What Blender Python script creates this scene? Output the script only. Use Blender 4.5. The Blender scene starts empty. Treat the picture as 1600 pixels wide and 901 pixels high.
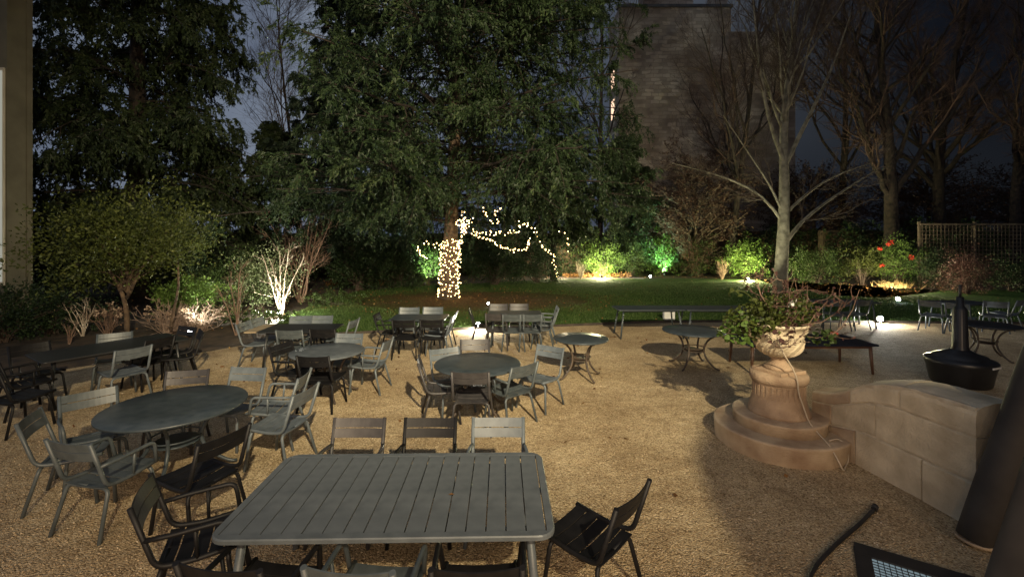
import bpy, math, random
import numpy as np
from mathutils import Vector, Matrix

SC = bpy.context.scene
COL = SC.collection
rng = np.random.default_rng(7)
random.seed(7)

# ------------------------------------------------------------------ camera, sky, key lamp, exposure
F, H, YH = 710.0, 2.55, 372.0          # focal length in photo pixels, eye height, horizon row


def G(px, py, z=0.0):                   # photo pixel -> ground-plane position at height z
    d = F * (H - z) / (py - YH)
    return ((px - 800) / F * d, d)


def X(px, d):
    return (px - 800) / F * d


def Z(py, d):
    return H - (py - YH) / F * d


cam = bpy.data.cameras.new('camera')
cam.sensor_width = 36.0
cam.lens = F / 1600 * 36
cam.shift_y = -(450.5 - YH) / 1600
cam.clip_start = 0.05
cam.clip_end = 600
co = bpy.data.objects.new('camera', cam)
COL.objects.link(co)
co.location = (0, 0, H)
co.rotation_euler = (math.radians(90), 0, 0)
SC.camera = co

W = bpy.data.worlds.new('World')
SC.world = W
W.use_nodes = True
nt = W.node_tree
nt.nodes.clear()
out = nt.nodes.new('ShaderNodeOutputWorld')
bg = nt.nodes.new('ShaderNodeBackground')
tc = nt.nodes.new('ShaderNodeTexCoord')
nz = nt.nodes.new('ShaderNodeTexNoise')
nz.inputs['Scale'].default_value = 2.2
nz.inputs['Detail'].default_value = 5
rp = nt.nodes.new('ShaderNodeValToRGB')
rp.color_ramp.elements[0].position = 0.38
rp.color_ramp.elements[0].color = (0.028, 0.036, 0.055, 1)
rp.color_ramp.elements[1].position = 0.66
rp.color_ramp.elements[1].color = (0.095, 0.110, 0.135, 1)
nt.links.new(tc.outputs['Generated'], nz.inputs['Vector'])
nt.links.new(nz.outputs['Fac'], rp.inputs['Fac'])
dp = nt.nodes.new('ShaderNodeVectorMath')
dp.operation = 'DOT_PRODUCT'
dp.inputs[1].default_value = (-1.0, 0.0, 0.0)
nt.links.new(tc.outputs['Generated'], dp.inputs[0])
mrw = nt.nodes.new('ShaderNodeMapRange')
mrw.interpolation_type = 'SMOOTHSTEP'
mrw.inputs['From Min'].default_value = -0.72
mrw.inputs['From Max'].default_value = 0.5
mrw.inputs['To Min'].default_value = 0.08
mrw.inputs['To Max'].default_value = 1.35
nt.links.new(dp.outputs['Value'], mrw.inputs['Value'])
vm = nt.nodes.new('ShaderNodeVectorMath')
vm.operation = 'SCALE'
nt.links.new(rp.outputs['Color'], vm.inputs[0])
nt.links.new(mrw.outputs[0], vm.inputs['Scale'])
nt.links.new(vm.outputs[0], bg.inputs['Color'])
bg.inputs['Strength'].default_value = 2.0
nt.links.new(bg.outputs['Background'], out.inputs['Surface'])


def lamp(name, kind, loc, power, color, radius=0.05, target=None, angle=120, blend=0.6, parent=None):
    l = bpy.data.lights.new(name, kind)
    l.energy = power
    l.color = color
    l.shadow_soft_size = radius
    if kind == 'SPOT':
        l.spot_size = math.radians(angle)
        l.spot_blend = blend
    o = bpy.data.objects.new(name, l)
    COL.objects.link(o)
    if parent is not None:
        o.parent = parent
    o.location = loc
    if target is not None:
        base = Vector(loc) + (parent.location if parent is not None else Vector((0, 0, 0)))
        o.rotation_euler = (Vector(target) - base).to_track_quat('-Z', 'Y').to_euler()
    return o


# the floodlight on the house front behind the camera (its shadows fall away from the house)
lamp('house_floodlight', 'SPOT', (2.9, -5.7, 8.0), 25500, (1.0, 0.85, 0.565), 0.14, (-1.9, 14.0, 4.6), 70, 1.0)
# soft warm fill light added behind the camera, for unseen house windows
wg = bpy.data.lights.new('warm_fill', 'AREA')
wg.shape = 'RECTANGLE'
wg.size, wg.size_y = 9.0, 3.0
wg.energy = 820
wg.color = (1.0, 0.72, 0.47)
wo = bpy.data.objects.new('warm_fill', wg)
COL.objects.link(wo)
wo.location = (1.3, -4.5, 3.0)
wo.rotation_euler = (math.radians(84), 0, 0)

vs = SC.view_settings
vs.view_transform = 'Standard'
vs.look = 'None'
vs.exposure = 0.0
vs.gamma = 1.0
SC.render.engine = 'CYCLES'
SC.cycles.use_denoising = True
SC.cycles.max_bounces = 4
SC.cycles.diffuse_bounces = 2
SC.cycles.glossy_bounces = 2
SC.cycles.transmission_bounces = 2
SC.cycles.transparent_max_bounces = 4
SC.cycles.sample_clamp_indirect = 2.0
SC.cycles.sample_clamp_direct = 0.0
SC.cycles.caustics_reflective = False
SC.cycles.caustics_refractive = False

# ------------------------------------------------------------------ materials


class N:
    def __init__(self, name):
        self.m = bpy.data.materials.new(name)
        self.m.use_nodes = True
        self.t = self.m.node_tree
        self.b = self.t.nodes['Principled BSDF']
        self.o = self.t.nodes['Material Output']

    def add(self, kind, **kw):
        n = self.t.nodes.new(kind)
        for k, v in kw.items():
            if k in n.inputs.keys():
                n.inputs[k].default_value = v
            else:
                setattr(n, k, v)
        return n

    def link(self, a, b):
        self.t.links.new(a, b)

    def coords(self, kind='Object'):
        return self.add('ShaderNodeTexCoord').outputs[kind]


def c4(c):
    return (c[0], c[1], c[2], 1)


def mat_mix(name, c1, c2, scale=5.0, detail=4.0, rough=0.6, bump=0.0, bscale=None, lo=0.35, hi=0.65, metallic=0.0,
            spec=0.5, coord='Object'):
    n = N(name)
    tx = n.add('ShaderNodeTexNoise', Scale=scale, Detail=detail)
    n.link(n.coords(coord), tx.inputs['Vector'])
    r = n.add('ShaderNodeValToRGB')
    r.color_ramp.elements[0].position = lo
    r.color_ramp.elements[1].position = hi
    r.color_ramp.elements[0].color = c4(c1)
    r.color_ramp.elements[1].color = c4(c2)
    n.link(tx.outputs['Fac'], r.inputs['Fac'])
    n.link(r.outputs['Color'], n.b.inputs['Base Color'])
    n.b.inputs['Roughness'].default_value = rough
    n.b.inputs['Metallic'].default_value = metallic
    n.b.inputs['Specular IOR Level'].default_value = spec
    if bump:
        t2 = n.add('ShaderNodeTexNoise', Scale=bscale or scale * 6, Detail=3.0)
        n.link(n.coords(coord), t2.inputs['Vector'])
        b = n.add('ShaderNodeBump', Strength=bump, Distance=0.02)
        n.link(t2.outputs['Fac'], b.inputs['Height'])
        n.link(b.outputs['Normal'], n.b.inputs['Normal'])
    return n.m


def mat_leaf(name, c1, c2, c3=None, scale=1.3, rough=0.55, trans=0.25):
    """foliage colour varies by clump (noise in space) and by leaf (random per face island)"""
    n = N(name)
    g = n.add('ShaderNodeNewGeometry')
    tx = n.add('ShaderNodeTexNoise', Scale=scale, Detail=3.0)
    n.link(n.coords(), tx.inputs['Vector'])
    mth = n.add('ShaderNodeMath', operation='MULTIPLY_ADD')
    n.link(g.outputs['Random Per Island'], mth.inputs[0])
    mth.inputs[1].default_value = 0.5
    sub = n.add('ShaderNodeMath', operation='SUBTRACT')
    n.link(tx.outputs['Fac'], sub.inputs[0])
    sub.inputs[1].default_value = 0.25
    n.link(sub.outputs[0], mth.inputs[2])
    r = n.add('ShaderNodeValToRGB')
    e = r.color_ramp.elements
    e[0].position = 0.2
    e[0].color = c4(c1)
    e[1].position = 0.75
    e[1].color = c4(c2)
    if c3:
        x = e.new(0.93)
        x.color = c4(c3)
    n.link(mth.outputs[0], r.inputs['Fac'])
    d = n.b
    n.link(r.outputs['Color'], d.inputs['Base Color'])
    d.inputs['Roughness'].default_value = rough
    d.inputs['Specular IOR Level'].default_value = 0.3
    if trans:
        tr = n.add('ShaderNodeBsdfTranslucent')
        n.link(r.outputs['Color'], tr.inputs['Color'])
        mx = n.add('ShaderNodeMixShader')
        mx.inputs[0].default_value = trans
        n.link(d.outputs[0], mx.inputs[1])
        n.link(tr.outputs[0], mx.inputs[2])
        n.link(mx.outputs[0], n.o.inputs['Surface'])
    return n.m


def mat_emit(name, c, s):
    n = N(name)
    e = n.add('ShaderNodeEmission')
    e.inputs['Color'].default_value = c4(c)
    e.inputs['Strength'].default_value = s
    n.link(e.outputs[0], n.o.inputs['Surface'])
    return n.m


def mat_gravel():
    n = N('gravel')
    co_ = n.coords()
    v = n.add('ShaderNodeTexVoronoi', Scale=78.0)
    n.link(co_, v.inputs['Vector'])
    r = n.add('ShaderNodeValToRGB')
    e = r.color_ramp.elements
    e[0].position = 0.0
    e[0].color = (0.24, 0.18, 0.10, 1)
    e[1].position = 1.0
    e[1].color = (0.80, 0.70, 0.50, 1)
    k = e.new(0.35)
    k.color = (0.51, 0.415, 0.265, 1)
    k = e.new(0.75)
    k.color = (0.64, 0.535, 0.345, 1)
    sx = n.add('ShaderNodeSeparateColor')
    n.link(v.outputs['Color'], sx.inputs[0])
    n.link(sx.outputs[0], r.inputs['Fac'])
    big = n.add('ShaderNodeTexNoise', Scale=0.55, Detail=5.0)
    n.link(co_, big.inputs['Vector'])
    r2 = n.add('ShaderNodeValToRGB')
    r2.color_ramp.elements[0].position = 0.3
    r2.color_ramp.elements[0].color = (0.60, 0.53, 0.46, 1)
    r2.color_ramp.elements[1].position = 0.68
    r2.color_ramp.elements[1].color = (1.05, 1.0, 0.95, 1)
    n.link(big.outputs['Fac'], r2.inputs['Fac'])
    mx = n.add('ShaderNodeMix', data_type='RGBA', blend_type='MULTIPLY')
    mx.inputs[0].default_value = 1.0
    n.link(r.outputs['Color'], mx.inputs[6])
    n.link(r2.outputs['Color'], mx.inputs[7])
    mid = n.add('ShaderNodeTexNoise', Scale=2.6, Detail=7.0, Distortion=1.2)
    n.link(co_, mid.inputs['Vector'])
    r3 = n.add('ShaderNodeValToRGB')
    r3.color_ramp.elements[0].position = 0.34
    r3.color_ramp.elements[0].color = (0.84, 0.80, 0.76, 1)
    r3.color_ramp.elements[1].position = 0.60
    r3.color_ramp.elements[1].color = (1.06, 1.05, 1.03, 1)
    n.link(mid.outputs['Fac'], r3.inputs['Fac'])
    my = n.add('ShaderNodeMix', data_type='RGBA', blend_type='MULTIPLY')
    my.inputs[0].default_value = 1.0
    n.link(mx.outputs[2], my.inputs[6])
    n.link(r3.outputs['Color'], my.inputs[7])
    n.link(my.outputs[2], n.b.inputs['Base Color'])
    n.b.inputs['Roughness'].default_value = 0.85
    n.b.inputs['Specular IOR Level'].default_value = 0.2
    v2 = n.add('ShaderNodeTexVoronoi', Scale=78.0)
    n.link(co_, v2.inputs['Vector'])
    b = n.add('ShaderNodeBump', Strength=0.85, Distance=0.014)
    b.invert = True
    n.link(v2.outputs['Distance'], b.inputs['Height'])
    b2 = n.add('ShaderNodeBump', Strength=0.35, Distance=0.08)
    n3 = n.add('ShaderNodeTexNoise', Scale=5.0, Detail=4.0)
    n.link(co_, n3.inputs['Vector'])
    n.link(n3.outputs['Fac'], b2.inputs['Height'])
    n.link(b.outputs['Normal'], b2.inputs['Normal'])
    n.link(b2.outputs['Normal'], n.b.inputs['Normal'])
    return n.m


def mat_lawn():
    """grass with a worn, leaf-strewn patch of soil round the conifer's trunk"""
    n = N('lawn')
    co_ = n.coords()
    tx = n.add('ShaderNodeTexNoise', Scale=9.0, Detail=6.0)
    n.link(co_, tx.inputs['Vector'])
    r = n.add('ShaderNodeValToRGB')
    r.color_ramp.elements[0].position = 0.3
    r.color_ramp.elements[0].color = (0.028, 0.062, 0.014, 1)
    r.color_ramp.elements[1].position = 0.7
    r.color_ramp.elements[1].color = (0.068, 0.122, 0.028, 1)
    n.link(tx.outputs['Fac'], r.inputs['Fac'])
    t2 = n.add('ShaderNodeTexNoise', Scale=14.0, Detail=6.0)
    n.link(co_, t2.inputs['Vector'])
    r2 = n.add('ShaderNodeValToRGB')
    r2.color_ramp.elements[0].position = 0.3
    r2.color_ramp.elements[0].color = (0.040, 0.026, 0.014, 1)
    r2.color_ramp.elements[1].position = 0.7
    r2.color_ramp.elements[1].color = (0.16, 0.10, 0.048, 1)
    n.link(t2.outputs['Fac'], r2.inputs['Fac'])
    dist = n.add('ShaderNodeVectorMath', operation='DISTANCE')
    mp = n.add('ShaderNodeMapping')
    mp.inputs['Scale'].default_value = (0.62, 1.0, 0.0)
    n.link(co_, mp.inputs['Vector'])
    n.link(mp.outputs[0], dist.inputs[0])
    dist.inputs[1].default_value = (-1.6 * 0.62, 18.4, 0)
    t3 = n.add('ShaderNodeTexNoise', Scale=0.9, Detail=6.0)
    n.link(co_, t3.inputs['Vector'])
    ma = n.add('ShaderNodeMath', operation='MULTIPLY_ADD')
    n.link(t3.outputs['Fac'], ma.inputs[0])
    ma.inputs[1].default_value = -4.0
    n.link(dist.outputs['Value'], ma.inputs[2])
    mr = n.add('ShaderNodeMapRange')
    mr.inputs['From Min'].default_value = -0.6
    mr.inputs['From Max'].default_value = 2.2
    n.link(ma.outputs[0], mr.inputs['Value'])
    mx = n.add('ShaderNodeMix', data_type='RGBA')
    n.link(mr.outputs[0], mx.inputs[0])
    n.link(r2.outputs['Color'], mx.inputs[6])
    n.link(r.outputs['Color'], mx.inputs[7])
    n.link(mx.outputs[2], n.b.inputs['Base Color'])
    n.b.inputs['Roughness'].default_value = 0.9
    n.b.inputs['Specular IOR Level'].default_value = 0.1
    b = n.add('ShaderNodeBump', Strength=0.8, Distance=0.05)
    n.link(t2.outputs['Fac'], b.inputs['Height'])
    n.link(b.outputs['Normal'], n.b.inputs['Normal'])
    return n.m


def mat_brick():
    n = N('rubble_masonry')
    co_ = n.coords()
    mp = n.add('ShaderNodeMapping')
    mp.inputs['Rotation'].default_value = (math.radians(-90), 0, 0)
    n.link(co_, mp.inputs['Vector'])
    br = n.add('ShaderNodeTexBrick', Scale=1.0)
    br.inputs['Color1'].default_value = (0.62, 0.55, 0.46, 1)
    br.inputs['Color2'].default_value = (0.33, 0.285, 0.235, 1)
    br.inputs['Mortar'].default_value = (0.38, 0.33, 0.28, 1)
    br.inputs['Mortar Size'].default_value = 0.03
    br.inputs['Bias'].default_value = 0.1
    br.inputs['Brick Width'].default_value = 0.75
    br.inputs['Row Height'].default_value = 0.33
    br.offset = 0.37
    wob = n.add('ShaderNodeTexNoise', Scale=1.5, Detail=3.0)
    n.link(mp.outputs[0], wob.inputs['Vector'])
    va = n.add('ShaderNodeVectorMath', operation='MULTIPLY_ADD')
    n.link(wob.outputs['Color'], va.inputs[0])
    va.inputs[1].default_value = (0.55, 0.30, 0)
    n.link(mp.outputs[0], va.inputs[2])
    n.link(va.outputs[0], br.inputs['Vector'])
    big = n.add('ShaderNodeTexNoise', Scale=0.28, Detail=6.0)
    n.link(co_, big.inputs['Vector'])
    r2 = n.add('ShaderNodeValToRGB')
    r2.color_ramp.elements[0].position = 0.33
    r2.color_ramp.elements[0].color = (0.42, 0.34, 0.30, 1)
    r2.color_ramp.elements[1].position = 0.66
    r2.color_ramp.elements[1].color = (1.1, 1.05, 1.0, 1)
    n.link(big.outputs['Fac'], r2.inputs['Fac'])
    mx = n.add('ShaderNodeMix', data_type='RGBA', blend_type='MULTIPLY')
    mx.inputs[0].default_value = 1.0
    n.link(br.outputs['Color'], mx.inputs[6])
    n.link(r2.outputs['Color'], mx.inputs[7])
    n.link(mx.outputs[2], n.b.inputs['Base Color'])
    n.b.inputs['Roughness'].default_value = 0.9
    b = n.add('ShaderNodeBump', Strength=0.6, Distance=0.06)
    n.link(br.outputs['Fac'], b.inputs['Height'])
    b.invert = True
    n.link(b.outputs['Normal'], n.b.inputs['Normal'])
    return n.m


M = {}
M['gravel'] = mat_gravel()
M['lawn'] = mat_lawn()
M['soil'] = mat_mix('soil', (0.022, 0.015, 0.010), (0.085, 0.055, 0.030), 3.0, 8, 0.95, 0.8, 30)
M['pebble'] = mat_leaf('pebbles', (0.26, 0.19, 0.12), (0.55, 0.44, 0.29), (0.78, 0.69, 0.55), 3.0, 0.8, 0)
M['masonry'] = mat_brick()
M['render'] = mat_mix('pale_render', (0.42, 0.38, 0.30), (0.52, 0.47, 0.38), 1.5, 5, 0.9, 0.2)
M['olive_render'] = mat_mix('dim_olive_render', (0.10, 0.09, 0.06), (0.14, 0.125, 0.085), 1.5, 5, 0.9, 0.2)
M['roofing'] = mat_mix('dark_zinc', (0.06, 0.065, 0.07), (0.10, 0.10, 0.11), 2, 4, 0.6)
M['bark'] = mat_mix('brown_bark', (0.035, 0.022, 0.014), (0.13, 0.085, 0.05), 7, 6, 0.9, 0.9, 22)
M['bark_dark'] = mat_mix('dark_bark', (0.008, 0.006, 0.005), (0.036, 0.024, 0.017), 6, 8, 0.95, 1.0, 14)
M['bark_pale'] = mat_mix('grey_green_bark', (0.14, 0.125, 0.085), (0.34, 0.31, 0.22), 4, 6, 0.85, 0.6, 25)
M['twig'] = mat_mix('twig_bark', (0.05, 0.034, 0.026), (0.10, 0.07, 0.05), 3, 3, 0.85)
M['twig_red'] = mat_mix('russet_twig', (0.13, 0.078, 0.055), (0.23, 0.145, 0.10), 3, 3, 0.8)
M['twig_mid'] = mat_mix('russet_brown_twig', (0.034, 0.019, 0.015), (0.080, 0.043, 0.031), 3, 3, 0.85)
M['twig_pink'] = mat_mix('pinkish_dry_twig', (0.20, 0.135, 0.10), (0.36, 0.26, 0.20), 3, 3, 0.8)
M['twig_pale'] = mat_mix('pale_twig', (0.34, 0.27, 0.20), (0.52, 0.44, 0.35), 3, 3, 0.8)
M['fir'] = mat_leaf('conifer_green', (0.008, 0.018, 0.008), (0.036, 0.060, 0.022), (0.085, 0.108, 0.042), 0.9)
M['fir_dark'] = mat_leaf('dark_conifer_green', (0.012, 0.021, 0.010), (0.040, 0.058, 0.020), (0.07, 0.09, 0.03), 0.7)
M['fir_blue'] = mat_leaf('bluish_conifer_green', (0.016, 0.028, 0.018), (0.05, 0.075, 0.045), None, 0.8)
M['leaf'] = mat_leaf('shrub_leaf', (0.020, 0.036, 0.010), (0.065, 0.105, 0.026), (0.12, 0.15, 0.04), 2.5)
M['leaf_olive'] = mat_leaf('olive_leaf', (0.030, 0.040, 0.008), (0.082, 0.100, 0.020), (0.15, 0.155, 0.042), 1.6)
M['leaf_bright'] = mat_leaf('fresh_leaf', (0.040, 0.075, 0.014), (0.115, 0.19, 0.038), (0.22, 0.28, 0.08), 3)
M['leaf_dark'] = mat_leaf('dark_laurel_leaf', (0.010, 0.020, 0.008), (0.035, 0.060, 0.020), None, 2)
M['leaf_var'] = mat_leaf('variegated_leaf', (0.07, 0.10, 0.04), (0.28, 0.33, 0.18), (0.5, 0.52, 0.36), 3)
M['leaf_brown'] = mat_leaf('withered_leaf', (0.025, 0.013, 0.009), (0.080, 0.038, 0.024), (0.15, 0.07, 0.035), 1.2)
M['leaf_fall'] = mat_leaf('fallen_leaf', (0.10, 0.045, 0.018), (0.27, 0.14, 0.05), (0.42, 0.28, 0.10), 4, 0.8)
M['leaf_wine'] = mat_leaf('wine_leaf', (0.035, 0.016, 0.014), (0.10, 0.045, 0.038), (0.20, 0.11, 0.08), 4)
M['flower_red'] = mat_leaf('red_flower', (0.30, 0.02, 0.012), (0.55, 0.06, 0.03), None, 5)
M['flower_dry'] = mat_leaf('dry_flower', (0.30, 0.20, 0.14), (0.50, 0.38, 0.28), None, 5)
M['grass'] = mat_leaf('grass_blade', (0.042, 0.075, 0.017), (0.095, 0.155, 0.036), (0.18, 0.20, 0.07), 0.9)
M['straw'] = mat_leaf('straw_blade', (0.20, 0.13, 0.05), (0.42, 0.30, 0.14), None, 2)
M['stone'] = mat_mix('warm_limestone', (0.30, 0.20, 0.125), (0.56, 0.44, 0.30), 3.3, 12, 0.88, 0.6, 55, lo=.3, hi=.68)
M['stone_pale'] = mat_mix('pale_limestone', (0.42, 0.34, 0.225), (0.70, 0.60, 0.43), 3.4, 12, 0.88, 0.6, 55, lo=.28, hi=.66)
M['mortar'] = mat_mix('pale_mortar', (0.46, 0.38, 0.27), (0.62, 0.54, 0.40), 8, 8, 0.92, 0.5, 60)
M['stone_red'] = mat_mix('weathered_sandstone', (0.25, 0.165, 0.105), (0.50, 0.365, 0.24), 3.6, 12, 0.9, 0.7, 60, lo=.3, hi=.68)
M['paint_pale'] = mat_mix('pale_grey_paint', (0.072, 0.086, 0.098), (0.122, 0.141, 0.156), 9, 9, 0.42, lo=.30, hi=.72, spec=0.4)
M['paint_mid'] = mat_mix('grey_green_paint', (0.046, 0.057, 0.063), (0.084, 0.098, 0.105), 9, 9, 0.42, lo=.30, hi=.72, spec=0.4)
M['paint_taupe'] = mat_mix('taupe_paint', (0.03, 0.028, 0.03), (0.058, 0.054, 0.055), 9, 9, 0.45, lo=.30, hi=.72, spec=0.35)
M['paint_dark'] = mat_mix('black_paint', (0.006, 0.006, 0.007), (0.013, 0.0125, 0.0135), 9, 9, 0.5, lo=.30, hi=.72, spec=0.2)
M['table_grey'] = mat_mix('slate_grey_paint', (0.076, 0.088, 0.099), (0.115, 0.13, 0.143), 9, 9, 0.42, lo=.30, hi=.72, spec=0.4)
M['table_dark'] = mat_mix('dark_slate_paint', (0.028, 0.038, 0.045), (0.053, 0.065, 0.074), 9, 9, 0.38, lo=.30, hi=.72, spec=0.45)
M['table_black'] = mat_mix('blackish_paint', (0.014, 0.015, 0.017), (0.022, 0.024, 0.026), 2.5, 6, 0.4)
M['table_navy'] = mat_mix('navy_top', (0.006, 0.007, 0.016), (0.010, 0.012, 0.024), 2.5, 6, 0.35)
M['table_tan'] = mat_mix('tan_top', (0.30, 0.23, 0.14), (0.38, 0.30, 0.19), 3, 6, 0.4)
M['iron'] = mat_mix('rusty_iron', (0.035, 0.026, 0.020), (0.085, 0.060, 0.042), 9, 5, 0.6, 0.3)
M['wood_leg'] = mat_mix('brown_wood', (0.070, 0.032, 0.017), (0.12, 0.060, 0.032), 5, 5, 0.5)
M['black_cast'] = mat_mix('black_cast_iron', (0.010, 0.010, 0.011), (0.018, 0.018, 0.019), 5, 4, 0.38)
M['grey_tube'] = mat_mix('dark_grey_cloth', (0.036, 0.031, 0.027), (0.060, 0.052, 0.045), 3, 5, 0.85)
M['white'] = mat_mix('white_plastic', (0.55, 0.55, 0.52), (0.68, 0.68, 0.64), 4, 4, 0.5)
M['cream_cable'] = mat_mix('cream_cable', (0.44, 0.36, 0.26), (0.52, 0.44, 0.33), 4, 4, 0.6)
M['rubber'] = mat_mix('black_rubber', (0.012, 0.012, 0.013), (0.02, 0.02, 0.021), 8, 4, 0.6)
M['edging'] = mat_mix('dark_edging', (0.025, 0.02, 0.015), (0.06, 0.045, 0.032), 6, 4, 0.8)
M['trellis'] = mat_mix('weathered_trellis_wood', (0.06, 0.046, 0.03), (0.12, 0.092, 0.06), 5, 5, 0.8)
M['bulb'] = mat_emit('warm_bulb', (1.0, 0.66, 0.27), 15)
M['lens_warm'] = mat_emit('warm_lens', (1.0, 0.80, 0.48), 30)
M['lens_white'] = mat_emit('white_lens', (0.92, 0.97, 1.0), 40)
M['lens_green'] = mat_emit('green_lens', (0.5, 1.0, 0.72), 14)
M['lit_window'] = mat_emit('lit_window', (1.0, 0.66, 0.45), 1.5)
M['wall_glow'] = mat_emit('pale_wall_glow', (0.80, 0.80, 0.68), 0.42)
M['glow_panel'] = mat_emit('window_reflection_glow', (0.62, 0.82, 0.90), 0.27)  # window reflection in the floor panel, given as its own glow

# ------------------------------------------------------------------ mesh helpers


def norm(v):
    return v / np.maximum(np.linalg.norm(v, axis=-1, keepdims=True), 1e-9)


class MB:
    def __init__(self):
        self.v, self.f, self.s = [], [], []

    def add(self, verts, faces, smooth=False):
        o = len(self.v)
        self.v.extend([tuple(map(float, p)) for p in verts])
        self.f.extend([tuple(i + o for i in f) for f in faces])
        self.s.extend([smooth] * len(faces))

    def box(self, c, s, R=None):
        p = []
        for z in (-.5, .5):
            for y in (-.5, .5):
                for x in (-.5, .5):
                    q = Vector((x * s[0], y * s[1], z * s[2]))
                    if R is not None:
                        q = R @ q
                    p.append(q + Vector(c))
        self.add(p, [(0, 2, 3, 1), (4, 5, 7, 6), (0, 1, 5, 4), (2, 6, 7, 3), (0, 4, 6, 2), (1, 3, 7, 5)])
        return self

    def tube(self, path, r, sides=8, caps=True):
        P = np.array(path, float)
        k = len(P)
        R = np.full(k, r, float) if np.isscalar(r) else np.array(r, float)
        T = norm(np.gradient(P, axis=0))
        ref = np.array([0, 0, 1.0])
        if abs(T[0] @ ref) > 0.9:
            ref = np.array([1.0, 0, 0])
        u = norm(np.cross(T[0], ref))
        rings = []
        for i in range(k):
            u = norm(u - T[i] * (u @ T[i]))
            w = np.cross(T[i], u)
            a = np.arange(sides) * 2 * math.pi / sides
            rings.append(P[i] + R[i] * (np.cos(a)[:, None] * u + np.sin(a)[:, None] * w))
        V = np.concatenate(rings)
        fs = []
        for i in range(k - 1):
            for j in range(sides):
                a, b = i * sides + j, i * sides + (j + 1) % sides
                fs.append((a, b, b + sides, a + sides))
        self.add(V, fs, True)
        if caps:
            o = len(self.v) - len(V)
            self.f.append(tuple(o + j for j in range(sides))[::-1])
            self.f.append(tuple(o + (k - 1) * sides + j for j in range(sides)))
            self.s += [False, False]
        return self

    def lathe(self, prof, c=(0, 0, 0), sides=32, smooth=True, wob=None):
        V, fs = [], []
        k = len(prof)
        for i, (r, z) in enumerate(prof):
            for j in range(sides):
                a = 2 * math.pi * j / sides
                rr = r * (wob(a, z) if wob else 1)
                V.append((c[0] + rr * math.cos(a), c[1] + rr * math.sin(a), c[2] + z))
        for i in range(k - 1):
            for j in range(sides):
                a, b = i * sides + j, i * sides + (j + 1) % sides
                fs.append((a, b, b + sides, a + sides))
        self.add(V, fs, smooth)
        o = len(self.v) - len(V)
        if prof[0][0] > 1e-4:
            self.f.append(tuple(o + j for j in range(sides))[::-1])
            self.s.append(False)
        if prof[-1][0] > 1e-4:
            self.f.append(tuple(o + (k - 1) * sides + j for j in range(sides)))
            self.s.append(False)
        return self

    def mesh(self, name):
        me = bpy.data.meshes.new(name)
        me.from_pydata(self.v, [], self.f)
        me.polygons.foreach_set('use_smooth', self.s)
        me.update()
        return me


def obj(name, mesh, mat=None, parent=None, loc=None, rotz=None):
    if isinstance(mesh, MB):
        mesh = mesh.mesh(name)
    if mat is not None and len(mesh.materials) == 0:
        mesh.materials.append(M[mat] if isinstance(mat, str) else mat)
    o = bpy.data.objects.new(name, mesh)
    COL.objects.link(o)
    if parent is not None:
        o.parent = parent
    if loc is not None:
        o.location = loc
    if rotz is not None:
        o.rotation_euler = (0, 0, rotz)
    return o


def tag(o, label, cat, group=None, kind=None):
    o['label'] = label
    o['category'] = cat
    if group:
        o['group'] = group
    if kind:
        o['kind'] = kind
    return o


def thing(name, label, cat, loc=(0, 0, 0), rotz=0.0, group=None):
    o = bpy.data.objects.new(name, None)
    o.empty_display_size = 0.1
    COL.objects.link(o)
    o.location = loc
    o.rotation_euler = (0, 0, rotz)
    return tag(o, label, cat, group)


def structure(o, kind='structure'):
    o['kind'] = kind
    return o


def arrays_mesh(name, V, faces_flat, loop_tot, smooth=False):
    """fast mesh from numpy; faces_flat: vertex indices, loop_tot: constant verts per face"""
    me = bpy.data.meshes.new(name)
    nf = len(faces_flat) // loop_tot
    me.vertices.add(len(V))
    me.vertices.foreach_set('co', np.ascontiguousarray(V, dtype=np.float32).ravel())
    me.loops.add(len(faces_flat))
    me.loops.foreach_set('vertex_index', np.ascontiguousarray(faces_flat, dtype=np.int32))
    me.polygons.add(nf)
    me.polygons.foreach_set('loop_start', np.arange(0, nf * loop_tot, loop_tot, dtype=np.int32))
    if smooth:
        me.polygons.foreach_set('use_smooth', np.ones(nf, dtype=bool))
    me.update(calc_edges=True)
    return me


def leaves_mesh(name, P, D, L, Wd, quad=True):
    """P base points, D directions, L lengths, Wd widths -> rhombic leaves (or needles-like triangles)"""
    n = len(P)
    D = norm(D)
    S = norm(np.cross(D, rng.normal(size=(n, 3))))
    L = np.broadcast_to(np.asarray(L, float), (n,))[:, None]
    Wd = np.broadcast_to(np.asarray(Wd, float), (n,))[:, None]
    if quad:
        Nn = np.cross(D, S)
        V = np.stack([P, P + D * L * .5 + S * Wd * .5 + Nn * L * .06, P + D * L, P + D * L * .5 - S * Wd * .5 + Nn * L * .06], 1).reshape(-1, 3)
        return arrays_mesh(name, V, np.arange(4 * n), 4)
    V = np.stack([P + S * Wd * .5, P + D * L, P - S * Wd * .5], 1).reshape(-1, 3)
    return arrays_mesh(name, V, np.arange(3 * n), 3)


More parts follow.
